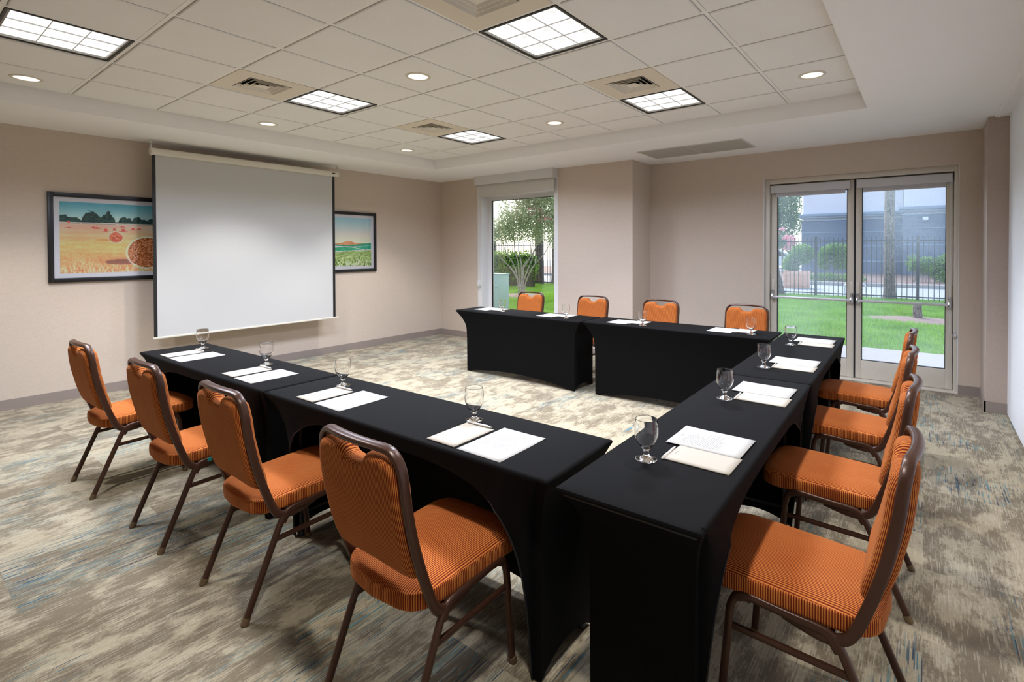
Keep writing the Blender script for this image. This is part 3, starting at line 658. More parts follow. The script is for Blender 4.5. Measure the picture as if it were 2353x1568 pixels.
# ================================================================== TABLES
ZTAB = .757
def gfun(s):            # how far the cloth has pulled in, s = depth below the top
    k = [(0, 0), (.012, .02), (.045, .26), (.09, .55), (.15, .82), (.22, .96), (.32, 1.0), (1, 1.03)]
    for (a, x), (b, y) in zip(k, k[1:]):
        if s <= b: return x+(y-x)*(s-a)/(b-a)
    return 1.03
def make_table(L=1.84, Wd=.462, exl=.155, exr=.155, eyc=.072):
    t = thing('conference_table', '', 'table', (0, 0, 0), 0, 'black covered tables set in a U')
    hx, hy = L/2, Wd/2; ey, eyi = eyc, .040; r = .014; cols = []
    def add(tx, ty, hxx, hyy, hz, nx_, ny_): cols.append((tx, ty, hxx, hyy, hz, nx_, ny_))
    # chair side (y = -hy), arch cut out, walking x from -hx to hx
    AX, AZ = .735, .690; n = 48; hem = [(-(hx-exl), .004), (-(hx-exl)+.02, .004), (-(AX+.005)-(.155-exl)*.9, .004)]
    for k in range(n+1):
        th = PI*k/n; c, s = -math.cos(th), math.sin(th); hem.append(((AX+.9*(.155-(exl if c < 0 else exr)))*math.copysign(abs(c)**.46, c), max(.004, AZ*s**.46)))
    hem += [(AX+.005+(.155-exr)*.9, .004), ((hx-exr)-.02, .004), (hx-exr, .004)]
    for k, (x, z) in enumerate(hem):
        ex = exl if x < 0 else exr; tx = x*hx/(hx-ex)
        tx = max(-hx, min(hx, tx)); leg = min(1, max(0, 1-z/.69))
        g = max(.3, gfun(ZTAB-z)); fx = tx+(x-tx)/g; add(tx, -hy, fx, -hy+ey*(leg if z < .6 else .25), z, 0, -1)
    for k in range(1, 12):   # right end
        v = k/12; y = -hy+2*hy*v; add(hx, y, hx-exr, -(hy-ey)+v*(2*hy-ey-eyi), .004+.055*math.sin(PI*v)**.7, 1, 0)
    N2 = 44
    for k in range(N2+1):    # full front panel toward the middle of the U
        v = k/N2; x = hx-2*hx*v; add(x, hy, (hx-exr)-v*(2*hx-exl-exr), hy-eyi*(1-.15*math.sin(PI*v)), .004+.070*math.sin(PI*v)**.8, 0, 1)
    for k in range(1, 12):
        v = k/12; y = hy-2*hy*v; add(-hx, y, -(hx-exl), (hy-eyi)-v*(2*hy-ey-eyi), .004+.055*math.sin(PI*v)**.7, -1, 0)
    bm = B(); rows = 26; rings = []
    for (tx, ty, fx, fy, hz, nx_, ny_) in cols:
        cs = []
        for q in range(rows+1):
            s = (q/rows)**1.6*(ZTAB-hz); z = ZTAB-s
            edge = r*(1-math.sqrt(max(0, 1-((r-min(s, r))/r)**2)))      # rounded top edge
            g = gfun(s); px = tx+(fx-tx)*g; py = ty+(fy-ty)*g
            px -= math.copysign(edge, tx) if abs(abs(tx)-hx) < .03 else 0; py -= math.copysign(edge, ty) if abs(abs(ty)-hy) < 1e-4 else 0
            cs.append(bm.verts.new((px, py, z)))
        rings.append(cs)
    n = len(rings)
    for k in range(n):
        A, D = rings[k], rings[(k+1) % n]
        for q in range(rows): bm.faces.new((A[q], A[q+1], D[q+1], D[q]))
    topf = bm.faces.new([c[0] for c in rings]); bmesh.ops.triangulate(bm, faces=[topf])
    obj('cover', bm, M_cloth, t, smooth=50, fix=False)
    bm = B()                       # raised hem seam round the arch
    pts = [rings_co for rings_co in []]
    arch = hem[2:-2]
    tube(bm, [(x, -hy+ey*(min(1, max(0, 1-z/.69)) if z < .6 else .25)-.001, z) for x, z in arch], .0035, nseg=6, ref=(0, 1, 0)); obj('hem_seam', bm, M_seam, t)
    boxes('tabletop', [((-hx+.02, -hy+.02, ZTAB-.035), (hx-.02, hy-.02, ZTAB-.006))], M_black, t, bev=.006)
    for s in (-1, 1):
        for q in (-1, 1):
            lx = (hx-exr-.03) if s > 0 else -(hx-exl-.03); ly = (hy-eyi-.03) if q > 0 else -(hy-ey-.03)
            bm = B(); tube(bm, [(lx, ly, 0), (lx, ly, ZTAB-.035)], .014); lathe_foot(bm, lx, ly); obj('leg', bm, M_black, t)
        bm = B(); tube(bm, [(lx, -(hy-ey-.03), .12), (lx, hy-eyi-.03, .12)], .010); obj('cross_brace', bm, M_black, t)
    return t
def lathe_foot(bm, x, y):
    b2 = B(); lathe(b2, [(0, 0), (.02, 0), (.02, .02), (.014, .028)], 14); bmesh.ops.translate(b2, vec=(x, y, 0), verts=b2.verts)
    me = bpy.data.meshes.new('tmp'); b2.to_mesh(me); b2.free(); bm.from_mesh(me); bpy.data.meshes.remove(me)
TB = [  # centre x, y, angle, label (chair side is local -y)
    ((-3.755, 1.486), .028, 'long black covered table at the screen end of the left row'),
    ((-1.900, 1.536), .028, 'long black covered table at the near end of the left row'),
    ((-.7205, 2.243), PI/2+.0190, 'long black covered table nearest the camera in the right row'),
    ((-.756, 4.090), PI/2+.0190, 'long black covered table of the right row next to the glass doors'),
    ((-3.800, 4.722), PI+.004, 'long black covered table of the far row nearest the tall window'),
    ((-1.945, 4.775), PI+.012, 'long black covered table of the far row that meets the right row')]
tab = make_table(exr=.085)
for k, ((x, y), a, lb) in enumerate(TB):
    if k == 0: tab.location = (x, y, 0); tab.rotation_euler = (0, 0, a); tab['label'] = lb
    elif k == 2: t3 = make_table(Wd=.476); t3.location = (x, y, 0); t3.rotation_euler = (0, 0, a); t3['label'] = lb
    elif k == 3: dup(t3, (x, y, 0), a, lb)
    elif k == 4: t4 = make_table(exr=.165, exl=.085, eyc=.045); t4.location = (x, y, 0); t4.rotation_euler = (0, 0, a); t4['label'] = lb
    elif k == 5: t5 = make_table(exr=.130, exl=.155, eyc=.045); t5.location = (x, y, 0); t5.rotation_euler = (0, 0, a); t5['label'] = lb
    elif k == 1: t2 = make_table(exr=.08, exl=.150); t2.location = (x, y, 0); t2.rotation_euler = (0, 0, a); t2['label'] = lb
    else: dup(tab, (x, y, 0), a, lb)

# ================================================================== CHAIRS  (local: rear feet y=0, faces +y)
def yf(z):
    k = [(.38, .14), (.42, .115), (.465, .095), (.53, .072), (.627, .042), (.75, .015), (.87, .0), (.95, -.012)]
    if z <= k[0][0]: return k[0][1]
    for (a, x), (b, y) in zip(k, k[1:]):
        if z <= b: return x+(y-x)*(z-a)/(b-a)
    return k[-1][1]
def uvset(me, ufun):
    uv = me.uv_layers.new(name='UVMap')
    for p in me.polygons:
        for li, vi in zip(p.loop_indices, p.vertices): uv.data[li].uv = ufun(p, vi)
def seat_mesh():
    # outline: front wider, rounded corners
    pts = rounded([(0, .565, 0), (-.213, .555, 0), (-.194, .060, 0), (0, .040, 0)], [.085, .11], 10)
    right = [Vector((-p.x, p.y, 0)) for p in pts[::-1]][1:-1]
    raw = pts+right; raw.append(raw[0].copy())
    L = [0]
    for a, b in zip(raw, raw[1:]): L.append(L[-1]+(b-a).length)
    N = 160; ring = []; k = 0
    for s in range(N):
        d = L[-1]*s/N
        while L[k+1] < d: k += 1
        ring.append(raw[k].lerp(raw[k+1], (d-L[k])/(L[k+1]-L[k]+1e-9)))
    per = L[-1]; c = Vector((0, .30, 0))
    zt = lambda y: .012*math.sin(max(0, min(1, (y-.03)/.54))*PI*.5)      # front slightly higher
    layers = [(-.030, .398), (-.004, .400), (.0045, .405), (.006, .415), (.0065, .440), (.005, .452), (.0035, .4560), (.001, .4575), (-.003, .4572), (-.010, .4625), (-.028, .4685)]
    verts, faces, U = [], [], []
    nrm = []
    for s in range(N):
        t_ = (ring[(s+1) % N]-ring[s-1]).normalized(); nn = Vector((t_.y, -t_.x, 0))
        if nn.dot(ring[s]-c) < 0: nn = -nn
        nrm.append(nn)
    rings = []
    for off, z in layers: rings.append([(ring[s]+nrm[s]*off, z+zt(ring[s].y)) for s in range(N)])
    last = rings[-1]
    for f in (.85, .65, .45, .25, .10):
        rings.append([(c+(p-c)*f, .470+.007*(1-f*f)+zt(c.y+(p.y-c.y)*f)) for p, z in last])
    co = []
    for rg in rings:
        for p, z in rg: co.append((p.x, p.y, z))
    nR = len(rings); fc = []; ul = []
    for k in range(nR-1):
        for s in range(N):
            a, b = k*N+s, k*N+(s+1) % N; fc.append((a, b, b+N, a+N))
            if k < 7: u1, u2 = per*s/N, per*(s+1)/N; ul += [u1, u2, u2, u1]
            else: ul += [co[a][0]+.5, co[b][0]+.5, co[b+N][0]+.5, co[a+N][0]+.5]
    me = fast_mesh('seat', co, fc)
    me2 = bmesh.new(); me2.from_mesh(me); 
    uvl = me.uv_layers.new(name='UVMap'); arr = np.zeros((len(ul), 2), np.float32); arr[:, 0] = ul; uvl.data.foreach_set('uv', arr.ravel()); me2.free()
    # close top and bottom
    bm = B(); bm.from_mesh(me); bm.verts.ensure_lookup_table(); uvk = bm.loops.layers.uv.active
    for base, fl in (((nR-1)*N, False), (0, True)):
        vs = [bm.verts[base+s] for s in range(N)]; f = bm.faces.new(vs[::-1] if fl else vs)
        for lp in f.loops: lp[uvk].uv = (lp.vert.co.x+.5, 0)
    bmesh.ops.recalc_face_normals(bm, faces=bm.faces)
    bm.to_mesh(me); bm.free(); me.materials.append(M_fab); me.shade_smooth(); return me
def back_mesh():
    # outline in x,z  (notch at top centre); resampled; star-shaped about centre
    zt = .905; zb = .512
    P = [(0, zb), (.170, zb+.003), (.196, .56), (.2035, .80), (.192, .876), (.165, .900), (.120, .908), (.078, .906), (.060, .895), (.044, .878), (.022, .872), (0, .871)]
    right = smooth_path([(x, z, 0) for x, z in P], 8)
    left = [Vector((-p.x, p.y, 0)) for p in right[::-1]][1:-1]; ring = right+left; N = len(ring)
    c = Vector((0, .70, 0)); rings = []
    fr_ = [.03, .2, .4, .58, .72, .82, .89, .94, .97, .99, 1.0]; prof_r = [(f, -.034) for f in fr_]; prof_f = [(f, .036) for f in fr_[::-1]]
    R2 = np.array([(p.x, p.y) for p in ring]); co = []; us = []
    for f, D in prof_r+prof_f:
        for p in ring:
            x, z = c.x+(p.x-c.x)*f, c.y+(p.y-c.y)*f
            dist = float(np.min(np.hypot(R2[:, 0]-x, R2[:, 1]-z))) if f < 1 else 0.0
            q = min(1, dist/.024); d = (.004+(abs(D)-.004)*math.sqrt(max(0, 1-(1-q)**2)))*math.copysign(1, D); d *= 1-.30*max(0, min(1, (.58-z)/.08))**2
            co.append((x, yf(z)+d, z)); us.append(.5+x+math.copysign(abs(abs(d)-.036)*max(0, min(1, (abs(x)-.14)/.04)), x))
    nR = len(prof_r+prof_f); fc = []; ul = []
    for k in range(nR-1):
        for s in range(N):
            a, b = k*N+s, k*N+(s+1) % N; q = (a, b, b+N, a+N); fc.append(q); ul += [us[i] for i in q]
    me = fast_mesh('backrest', co, fc); uvl = me.uv_layers.new(name='UVMap'); arr = np.zeros((len(ul), 2), np.float32); arr[:, 0] = ul; uvl.data.foreach_set('uv', arr.ravel())
    bm = B(); bm.from_mesh(me); bm.verts.ensure_lookup_table(); uvk = bm.loops.layers.uv.active
    for base, fl in (((nR-1)*N, False), (0, True)):
        vs = [bm.verts[base+s] for s in range(N)]; f = bm.faces.new(vs[::-1] if fl else vs)
        for lp in f.loops: lp[uvk].uv = (lp.vert.co.x+.5, 0)
    bmesh.ops.recalc_face_normals(bm, faces=bm.faces); bm.to_mesh(me); bm.free(); me.materials.append(M_fab); me.shade_smooth(); return me
def make_chair():
    t = thing('banquet_chair', '', 'chair', (0, 0, 0), 0, 'orange banquet chairs round the tables')
    for nm, me in (('seat', seat_mesh()), ('backrest', back_mesh())):
        o = bpy.data.objects.new(nm, me); C.objects.link(o); o.parent = t
    # back frame: one bent tube, up one side, across, and down the other
    def side(s): return [(s*.190, .300, .392), (s*.200, .235, .382), (s*.206, .180, .379), (s*.207, .135, .394), (s*.2075, .110, .428), (s*.2075, yf(.475), .475), (s*.2075, yf(.55), .55), (s*.2078, yf(.66), .66), (s*.208, yf(.78), .78), (s*.208, yf(.845), .845)]
    top = [(.200, -.003, .888), (.180, -.008, .915), (.150, -.012, .928), (.075, -.024, .932), (0, -.028, .933)]
    path = side(1)+top+[(-x, y, z) for x, y, z in top[::-1][1:]]+side(-1)[::-1]
    bm = B(); tube(bm, smooth_path(path, 4), .0165, .0100, ref=(0, 0, 1), nseg=12, power=3.2); obj('back_frame', bm, M_frame, t, smooth=50)
    bm = B()
    for s in (-1, 1):
        tube(bm, rounded([(s*.207, .150, .350), (s*.207, .180, .398), (s*.207, .300, .404), (s*.207, .400, .412), (s*.207, .438, .395)], .03, 4), .0100, .0130, ref=(1, 0, 0), nseg=12, power=3.2)
    tube(bm, [(-.205, .17, .385), (.205, .17, .385)], .009, ref=(0, 0, 1), power=3); tube(bm, [(-.205, .40, .397), (.205, .40, .397)], .009, ref=(0, 0, 1), power=3)
    box(bm, (-.165, .10, .392), (.165, .50, .402), .003)
    obj('seat_frame', bm, M_frame, t, smooth=50)
    for s in (-1, 1):
        bm = B(); tube(bm, rounded([(s*.2085, 0, .02), (s*.2075, .140, .352), (s*.207, .165, .395), (s*.207, .23, .402)], [.05, .04], 5), .0100, .0130, ref=(1, 0, 0), nseg=12, power=3.2)
        lg = obj('leg', bm, M_frame, t, smooth=50); bm = B(); tube(bm, [(s*.2088, -.008, 0), (s*.2085, .003, .026)], .0155, .014, ref=(1, 0, 0), nseg=12, power=3); obj('glide', bm, M_glide, lg)
        bm = B(); tube(bm, rounded([(s*.207, .385, .411), (s*.207, .432, .412), (s*.2075, .455, .365), (s*.2085, .484, .02)], [.03, .05], 6), .0100, .0130, ref=(1, 0, 0), nseg=12, power=3.2)
        lg = obj('leg', bm, M_frame, t, smooth=50); bm = B(); tube(bm, [(s*.2088, .489, 0), (s*.2085, .483, .026)], .0155, .014, ref=(1, 0, 0), nseg=12, power=3); obj('glide', bm, M_glide, lg)
        bm = B(); tube(bm, [(s*.205, .116, .290), (s*.205, .462, .297)], .0105, .0075, ref=(0, 0, 1), nseg=10, power=3.2); obj('stretcher', bm, M_frame, t, smooth=50)
    return t
CH = [ # x, y of rear-feet centre, facing angle, label
    (-4.247, .825, .02, 'orange banquet chair at the far end of the left row, nearest the screen wall'),
    (-3.240, .878, .015, 'orange banquet chair second from the screen wall, teal sticker on its frame'),
    (-2.388, .915, 0, 'orange banquet chair third from the screen wall in the left row'),
    (-1.407, .930, 0, 'large orange banquet chair nearest the camera in the left row, seen from behind'),
    (-4.235, 5.42, PI+.02, 'orange banquet chair in front of the tall window behind the far tables'),
    (-3.265, 5.42, PI, 'orange banquet chair before the plain wall just right of the tall window'),
    (-2.385, 5.44, PI, 'orange banquet chair behind the far tables in front of the wall corner'),
    (-1.455, 5.45, PI-.02, 'orange banquet chair behind the far tables beside the left edge of the glass doors'),
    (-.042, 1.885, PI/2, 'large orange banquet chair nearest the camera in the right row, at the bottom right'),
    (-.050, 2.742, PI/2, 'orange banquet chair second from the camera in the right row'),
    (-.068, 3.610, PI/2, 'orange banquet chair third from the camera in the right row'),
    (-.080, 4.440, PI/2, 'orange banquet chair of the right row closest to the glass doors')]
ch = make_chair()
for k, (x, y, a, lb) in enumerate(CH):
    if k == 0: ch.location = (x, y, 0); ch.rotation_euler = (0, 0, a); ch['label'] = lb; o = ch
    else: o = dup(ch, (x, y, 0), a, lb)
    if k == 1: boxes('sticker', [((.2165, .205, .392), (.2185, .225, .412))], M_teal_tag, o, smooth=0)

# ================================================================== PLACE SETTINGS
def glass_mesh():
    bm = B()
    outer = [(0, 0), (.034, 0), (.0385, .0012), (.0392, .0028), (.036, .0042), (.022, .0085), (.0125, .014), (.0095, .020), (.0088, .027), (.0100, .034), (.0150, .0405), (.0235, .050), (.0325, .063), (.0392, .079), (.0424, .095), (.0425, .110), (.0408, .127), (.0388, .1455), (.0384, .1472)]
    inner = [(.0377, .1472), (.0376, .1455), (.0397, .127), (.0414, .110), (.0413, .095), (.0380, .079), (.0311, .063), (.0212, .0505), (.0105, .0435), (0, .0415)]
    lathe(bm, outer+inner, 48); me = bpy.data.meshes.new('goblet'); bmesh.ops.recalc_face_normals(bm, faces=bm.faces); bm.to_mesh(me); bm.free(); me.materials.append(M_glass); me.shade_smooth(); return me
G_me = glass_mesh()
def sheet_mesh(nm, w, h, th, mat, curl=0):
    nx, ny = 6, 8; co = []; 
    for k in (0, 1):
        for j in range(ny+1):
            for i in range(nx+1):
                u, v = i/nx, j/ny; co.append((w*(u-.5), h*(v-.5), (th if k else 0)+curl*max(0, u+v-1.55)**2))
    fc = []; n1 = (nx+1)*(ny+1)
    for j in range(ny):
        for i in range(nx):
            a = j*(nx+1)+i; fc.append((a, a+nx+1, a+nx+2, a+1)); fc.append((n1+a, n1+a+1, n1+a+nx+2, n1+a+nx+1))
    edge = [j*(nx+1) for j in range(ny+1)]
    per = [i for i in range(nx+1)]+[(j+1)*(nx+1)-1 for j in range(1, ny+1)]+[ny*(nx+1)+i for i in range(nx-1, -1, -1)]+[j*(nx+1) for j in range(ny-1, 0, -1)]
    for a, b in zip(per, per[1:]+per[:1]): fc.append((a, b, b+n1, a+n1))
    me = fast_mesh(nm, co, fc); uv = me.uv_layers.new(name='UVMap'); vi = np.zeros(len(me.loops), np.int32); me.loops.foreach_get('vertex_index', vi); c = np.array(co)[vi]; arr = np.stack([c[:, 0]/w+.5, c[:, 1]/h+.5], 1).astype(np.float32); uv.data.foreach_set('uv', arr.ravel()); me.materials.append(mat); return me
P_me = sheet_mesh('paper', .216, .279, .0006, M_paper, .012); N_me = sheet_mesh('pad', .1524, .2286, .0045, M_pad)
def pen_parts():
    bm = B(); lathe(bm, [(0, 0), (.0035, 0), (.0045, .002), (.0045, .095), (.0035, .122), (.0012, .135), (0, .1355)], 12); b = bpy.data.meshes.new('barrel'); bm.to_mesh(b); bm.free(); b.materials.append(M_pen); b.shade_smooth()
    bm = B(); lathe(bm, [(.0048, .085), (.0053, .088), (.0053, .110), (.0045, .113)], 12); box(bm, (-.0012, .0045, .004), (.0012, .0065, .045)); g = bpy.data.meshes.new('clip'); bm.to_mesh(g); bm.free(); g.materials.append(M_pengrip); return b, g
PEN_b, PEN_g = pen_parts()
ZP = ZTAB+.0007
def place(name, me, x, y, z, rz, label, cat, group):
    o = bpy.data.objects.new(name, me); C.objects.link(o); o.location = (x, y, z); o.rotation_euler = (0, 0, rz); return tag(o, label, cat, group)
def pen(x, y, z, ang, label):
    t = thing('ballpoint_pen', label, 'pen', (x, y, z), 0, 'white pens on the notepads'); t.rotation_euler = (PI/2, 0, ang)
    for n_, m_ in (('barrel', PEN_b), ('grip', PEN_g)):
        o = bpy.data.objects.new(n_, m_); C.objects.link(o); o.parent = t
# each: side, goblet xy, paper centre xy + angle, pad centre + angle, pen start xy + direction, descriptor
S = []
for gxy, pc, nc, d in (((-4.432, 1.567), (-4.115, 1.421), (-4.317, 1.395), 'at the screen end of the left table row'),
        ((-3.456, 1.593), (-3.146, 1.451), (-3.349, 1.425), 'second from the screen wall on the left row'),
        ((-2.578, 1.600), (-2.289, 1.469), (-2.489, 1.442), 'third from the screen wall on the left row'),
        ((-1.587, 1.621), (-1.307, 1.488), (-1.506, 1.461), 'by the closest left chair')):
    S.append((gxy, pc, 0.01, nc, 0.01, d))
for gxy, pc, nc, d in (((-4.100, 4.680), (-4.440, 4.780), (-4.245, 4.795), 'on the far row in front of the tall window'),
        ((-3.132, 4.630), (-3.425, 4.750), (-3.232, 4.790), 'on the far row left of the table seam'),
        ((-2.225, 4.640), (-2.520, 4.752), (-2.325, 4.790), 'on the far row just right of the table seam'),
        ((-1.224, 4.719), (-1.500, 4.818), (-1.310, 4.850), 'on the far row nearest the glass doors')):
    S.append((gxy, pc, PI+.01, nc, PI+.01, d))
for gxy, pc, nc, d in (((-.795, 1.686), (-.663, 1.984), (-.630, 1.801), 'by the closest right chair'),
        ((-.803, 2.611), (-.678, 2.883), (-.640, 2.704), 'second from the camera on the right row'),
        ((-.816, 3.448), (-.686, 3.717), (-.652, 3.543), 'third from the camera on the right row'),
        ((-.840, 4.381), (-.713, 4.668), (-.672, 4.492), 'on the right row closest to the glass doors')):
    S.append((gxy, pc, PI/2, nc, PI/2, d))
for k, (gxy, pc, pa, nc, na, d) in enumerate(S):
    place('water_goblet', G_me, gxy[0], gxy[1], ZP, 0, 'empty clear stemmed water glass '+d, 'glass', 'water goblets on the tables')
    overlap = k >= 8
    n_ = place('notepad', N_me, nc[0], nc[1], ZP, na, 'small cream lined notepad '+d, 'notepad', 'notepads on the tables')
    place('paper_sheet', P_me, pc[0], pc[1], ZP+(.0048 if overlap else 0), pa, 'printed white letter sheet '+d, 'paper', 'printed sheets on the tables')
    # pen lies across the head of the pad
    ux, uy = math.cos(na), math.sin(na); vx, vy = -uy, ux       # local x, y of the pad
    if k < 8:
        sx = nc[0]-ux*.070+vx*.112; sy = nc[1]-uy*.070+vy*.112; ang = na+PI/2+.0; zz = ZP+.0045+.0049
        pen(sx, sy, zz, na-PI/2+PI+.03, 'white pen lying on the notepad '+d)
    else:
        sx = nc[0]+vx*.118-ux*.085; sy = nc[1]+vy*.118-uy*.085; pen(sx, sy, ZP+.0050, na-PI/2+PI+.03, 'white pen beside the notepad '+d)

# ================================================================== OUTSIDE
GZ = -.05
struct(boxes('ground', [((-60, 7.06, GZ-.3), (40, 19.6, GZ-.02))], M_turf, smooth=0))
struct(boxes('sidewalk', [((-3.2, 7.05, GZ-.2), (3.5, 9.38, GZ+.03))], M_concrete, bev=.01, smooth=0))
struct(boxes('driveway', [((-60, 19.6, GZ-.2), (40, 24.95, GZ-.01))], M_street, smooth=0))
struct(boxes('curb', [((-60, 24.95, GZ-.2), (40, 25.25, GZ+.14))], M_curb, bev=.03, smooth=0))
struct(boxes('planting_bed', [((-60, 25.25, GZ-.2), (40, 37, GZ+.08))], M_mulch, smooth=0))
struct(boxes('far_road', [((-60, 37, GZ-.2), (-6.3, 60, GZ+.0))], M_street, smooth=0))
# grass blades
def grass(name, regions, n, label):
    X = []; tot = sum((b-a)*(d-c) for a, b, c, d in regions)
    for a, b, c, d in regions:
        k = int(n*(b-a)*(d-c)/tot); X.append(np.stack([nr.uniform(a, b, k), nr.uniform(c, d, k)], 1))
    X = np.concatenate(X)
    keep = (np.hypot(X[:, 0]+.12, (X[:, 1]-13.9)*1.6) > .95+.3*nr.random(len(X))) | (X[:, 1] < 12.2)
    keep &= (np.hypot(X[:, 0]+11.1, (X[:, 1]-13.5)*1.0) > .8+.4*nr.random(len(X)))
    X = X[keep]
    n = len(X); h = nr.uniform(.045, .095, n)*(1+.35*np.sin(X[:, 0]*3)*np.sin(X[:, 1]*2.3)); a = nr.uniform(0, 2*PI, n); w = nr.uniform(.005, .010, n); ln = nr.uniform(.0, .05, n); b = nr.uniform(0, 2*PI, n)
    z0 = GZ-.025; co = np.zeros((n, 3, 3)); co[:, 0] = np.stack([X[:, 0]-np.cos(a)*w, X[:, 1]-np.sin(a)*w, np.full(n, z0)], 1); co[:, 1] = np.stack([X[:, 0]+np.cos(a)*w, X[:, 1]+np.sin(a)*w, np.full(n, z0)], 1)
    co[:, 2] = np.stack([X[:, 0]+np.cos(b)*ln, X[:, 1]+np.sin(b)*ln, z0+h], 1)
    me = fast_mesh(name, co.reshape(-1, 3), np.arange(n*3).reshape(-1, 3)); me.materials.append(M_grass)
    o = bpy.data.objects.new(name, me); C.objects.link(o); tag(o, label, 'grass', kind='stuff')
grass('lawn_grass', [(-5.2, 1.8, 9.42, 19.4), (-16, -6.5, 8.2, 18.6)], 210000, 'bright green mown lawn outside between the building and the black fence')
def mound(name, cx, cy, rx, ry, h, label, mat=M_mulch):
    bm = B(); N = 30; rg = []
    for k, (f, z) in enumerate(((1, 0), (.8, .5), (.5, .85), (.2, 1), (0, 1))):
        rg.append([bm.verts.new((cx+rx*f*math.cos(2*PI*s/N)*(1+.06*math.sin(5*s)), cy+ry*f*math.sin(2*PI*s/N), GZ-.03+h*z)) for s in range(N)] if f else [bm.verts.new((cx, cy, GZ-.03+h))])
    for A, D in zip(rg, rg[1:]):
        for s in range(N):
            if len(D) == 1: bm.faces.new((A[s], A[(s+1) % N], D[0]))
            else: bm.faces.new((A[s], A[(s+1) % N], D[(s+1) % N], D[s]))
    struct(obj(name, bm, mat))
mound('mulch_ring', -.15, 13.95, .95, .75, .05, ''); mound('mulch_ring', -11.1, 13.6, .9, .9, .05, '')
# fences
def fence(p0, p1, zt, zb, posts, label, group=None):
    t = thing('iron_fence', label, 'fence', (p0[0], p0[1], GZ), math.atan2(p1[1]-p0[1], p1[0]-p0[0]), 'black iron fence panels beyond the lawn'); L = math.hypot(p1[0]-p0[0], p1[1]-p0[1])
    z0 = -GZ
    for z in (zt-.13, zb+.09): boxes('rail', [((0, -.018, z+z0-.018), (L, .018, z+z0+.018))], M_fence, t, smooth=0)
    n = int(L/.1275)
    for k in range(n+1):
        x = k*.1275
        if k % 21 == posts: boxes('post', [((x-.035, -.035, -.02), (x+.035, .035, zt+z0+.02))], M_fence, t, smooth=0); continue
        boxes('picket', [((x-.009, -.009, z0+zb), (x+.009, .009, zt+z0))], M_fence, t, smooth=0)
fence((-5.53, 18.78), (1.6, 18.72), 1.88, -.02, 0, 'black iron picket fence beyond the lawn seen through the glass doors')
fence((-18.5, 17.8), (-11.2, 18.35), 1.83, -.02, 18, 'black iron picket fence behind the hedge seen through the tall window')
# trunks
def trunk(name, pts, r0_, r1_, mat, label, cat='tree', extra=None):
    bm = B(); P = smooth_path(pts, 8); N = len(P); nn = 40; rings = []
    for i, p in enumerate(P):
        f = i/(N-1); r_ = r0_+(r1_-r0_)*f; r_ *= 1+.35*math.exp(-f*14); rings.append([bm.verts.new((p.x+r_*(1+.05*rnd.random())*math.cos(2*PI*s/nn), p.y+r_*(1+.05*rnd.random())*math.sin(2*PI*s/nn), p.z)) for s in range(nn)])
    for A, D in zip(rings, rings[1:]):
        for s in range(nn): bm.faces.new((A[s], A[(s+1) % nn], D[(s+1) % nn], D[s]))
    return obj(name, bm, mat, None, smooth=60)
def leaves(name, blobs, n, size, mat, parent=None, seed=1, flat=False):
    r = np.random.default_rng(seed); V = np.array([b[3]*b[4]*b[5] for b in blobs]); V = V/V.sum(); cs = []
    for b, f in zip(blobs, V):
        k = max(8, int(n*f)); d = r.normal(size=(k, 3)); d /= np.linalg.norm(d, axis=1)[:, None]; rad = r.random(k)**(1/2.2)
        cs.append(np.array(b[:3])+d*rad[:, None]*np.array(b[3:6]))
    c = np.concatenate(cs); k = len(c); a = r.normal(size=(k, 3)); a /= np.linalg.norm(a, axis=1)[:, None]; b = r.normal(size=(k, 3)); b -= a*(a*b).sum(1)[:, None]; b /= np.linalg.norm(b, axis=1)[:, None]
    s = size*r.uniform(.6, 1.3, k)[:, None]; co = np.stack([c-a*s, c-b*s*.45, c+a*s, c+b*s*.45], 1).reshape(-1, 3)
    me = fast_mesh(name, co, np.arange(len(co)).reshape(-1, 4)); me.materials.append(mat); o = bpy.data.objects.new(name, me); C.objects.link(o)
    if parent: o.parent = parent
    return o
t = thing('pine_tree', 'thick rough-barked tree trunk just behind the fence seen through the right glass door', 'tree', (0, 0, 0))
trunk('trunk', [(-.87, 19.05, GZ-.1), (-.88, 19.05, .8), (-.89, 19.05, 1.8), (-.88, 19.05, 3.2), (-.86, 19.05, 7)], .150, .125, M_bark, '').parent = t
leaves('crown', [(-.9, 19.1, 8.2, 2.2, 2.2, 1.6)], 4000, .12, M_dark, t, 5)
t = thing('tree_stump', 'short tree stump in a mulch ring on the lawn outside the right glass door', 'tree stump', (0, 0, 0))
tr_ = trunk('trunk', [(-.12, 14.12, GZ-.05), (-.135, 14.12, .12), (-.13, 14.12, .30)], .085, .078, M_bark, ''); tr_.parent = t
bm = B(); lathe(bm, [(0, .30), (.085, .30), (.088, .285)], 30); bmesh.ops.translate(bm, vec=(-.13, 14.12, .004), verts=bm.verts); obj('cut_top', bm, M_bark2, t)
t = thing('leaning_tree', 'rough tree trunk at the lower left edge of the left glass door', 'tree', (0, 0, 0))
trunk('trunk', [(-3.98, 18.98, GZ-.1), (-4.08, 19.0, .4), (-4.2, 19.02, 1.0), (-4.42, 19.05, 2.2), (-4.7, 19.1, 4.5)], .17, .11, M_bark, '').parent = t
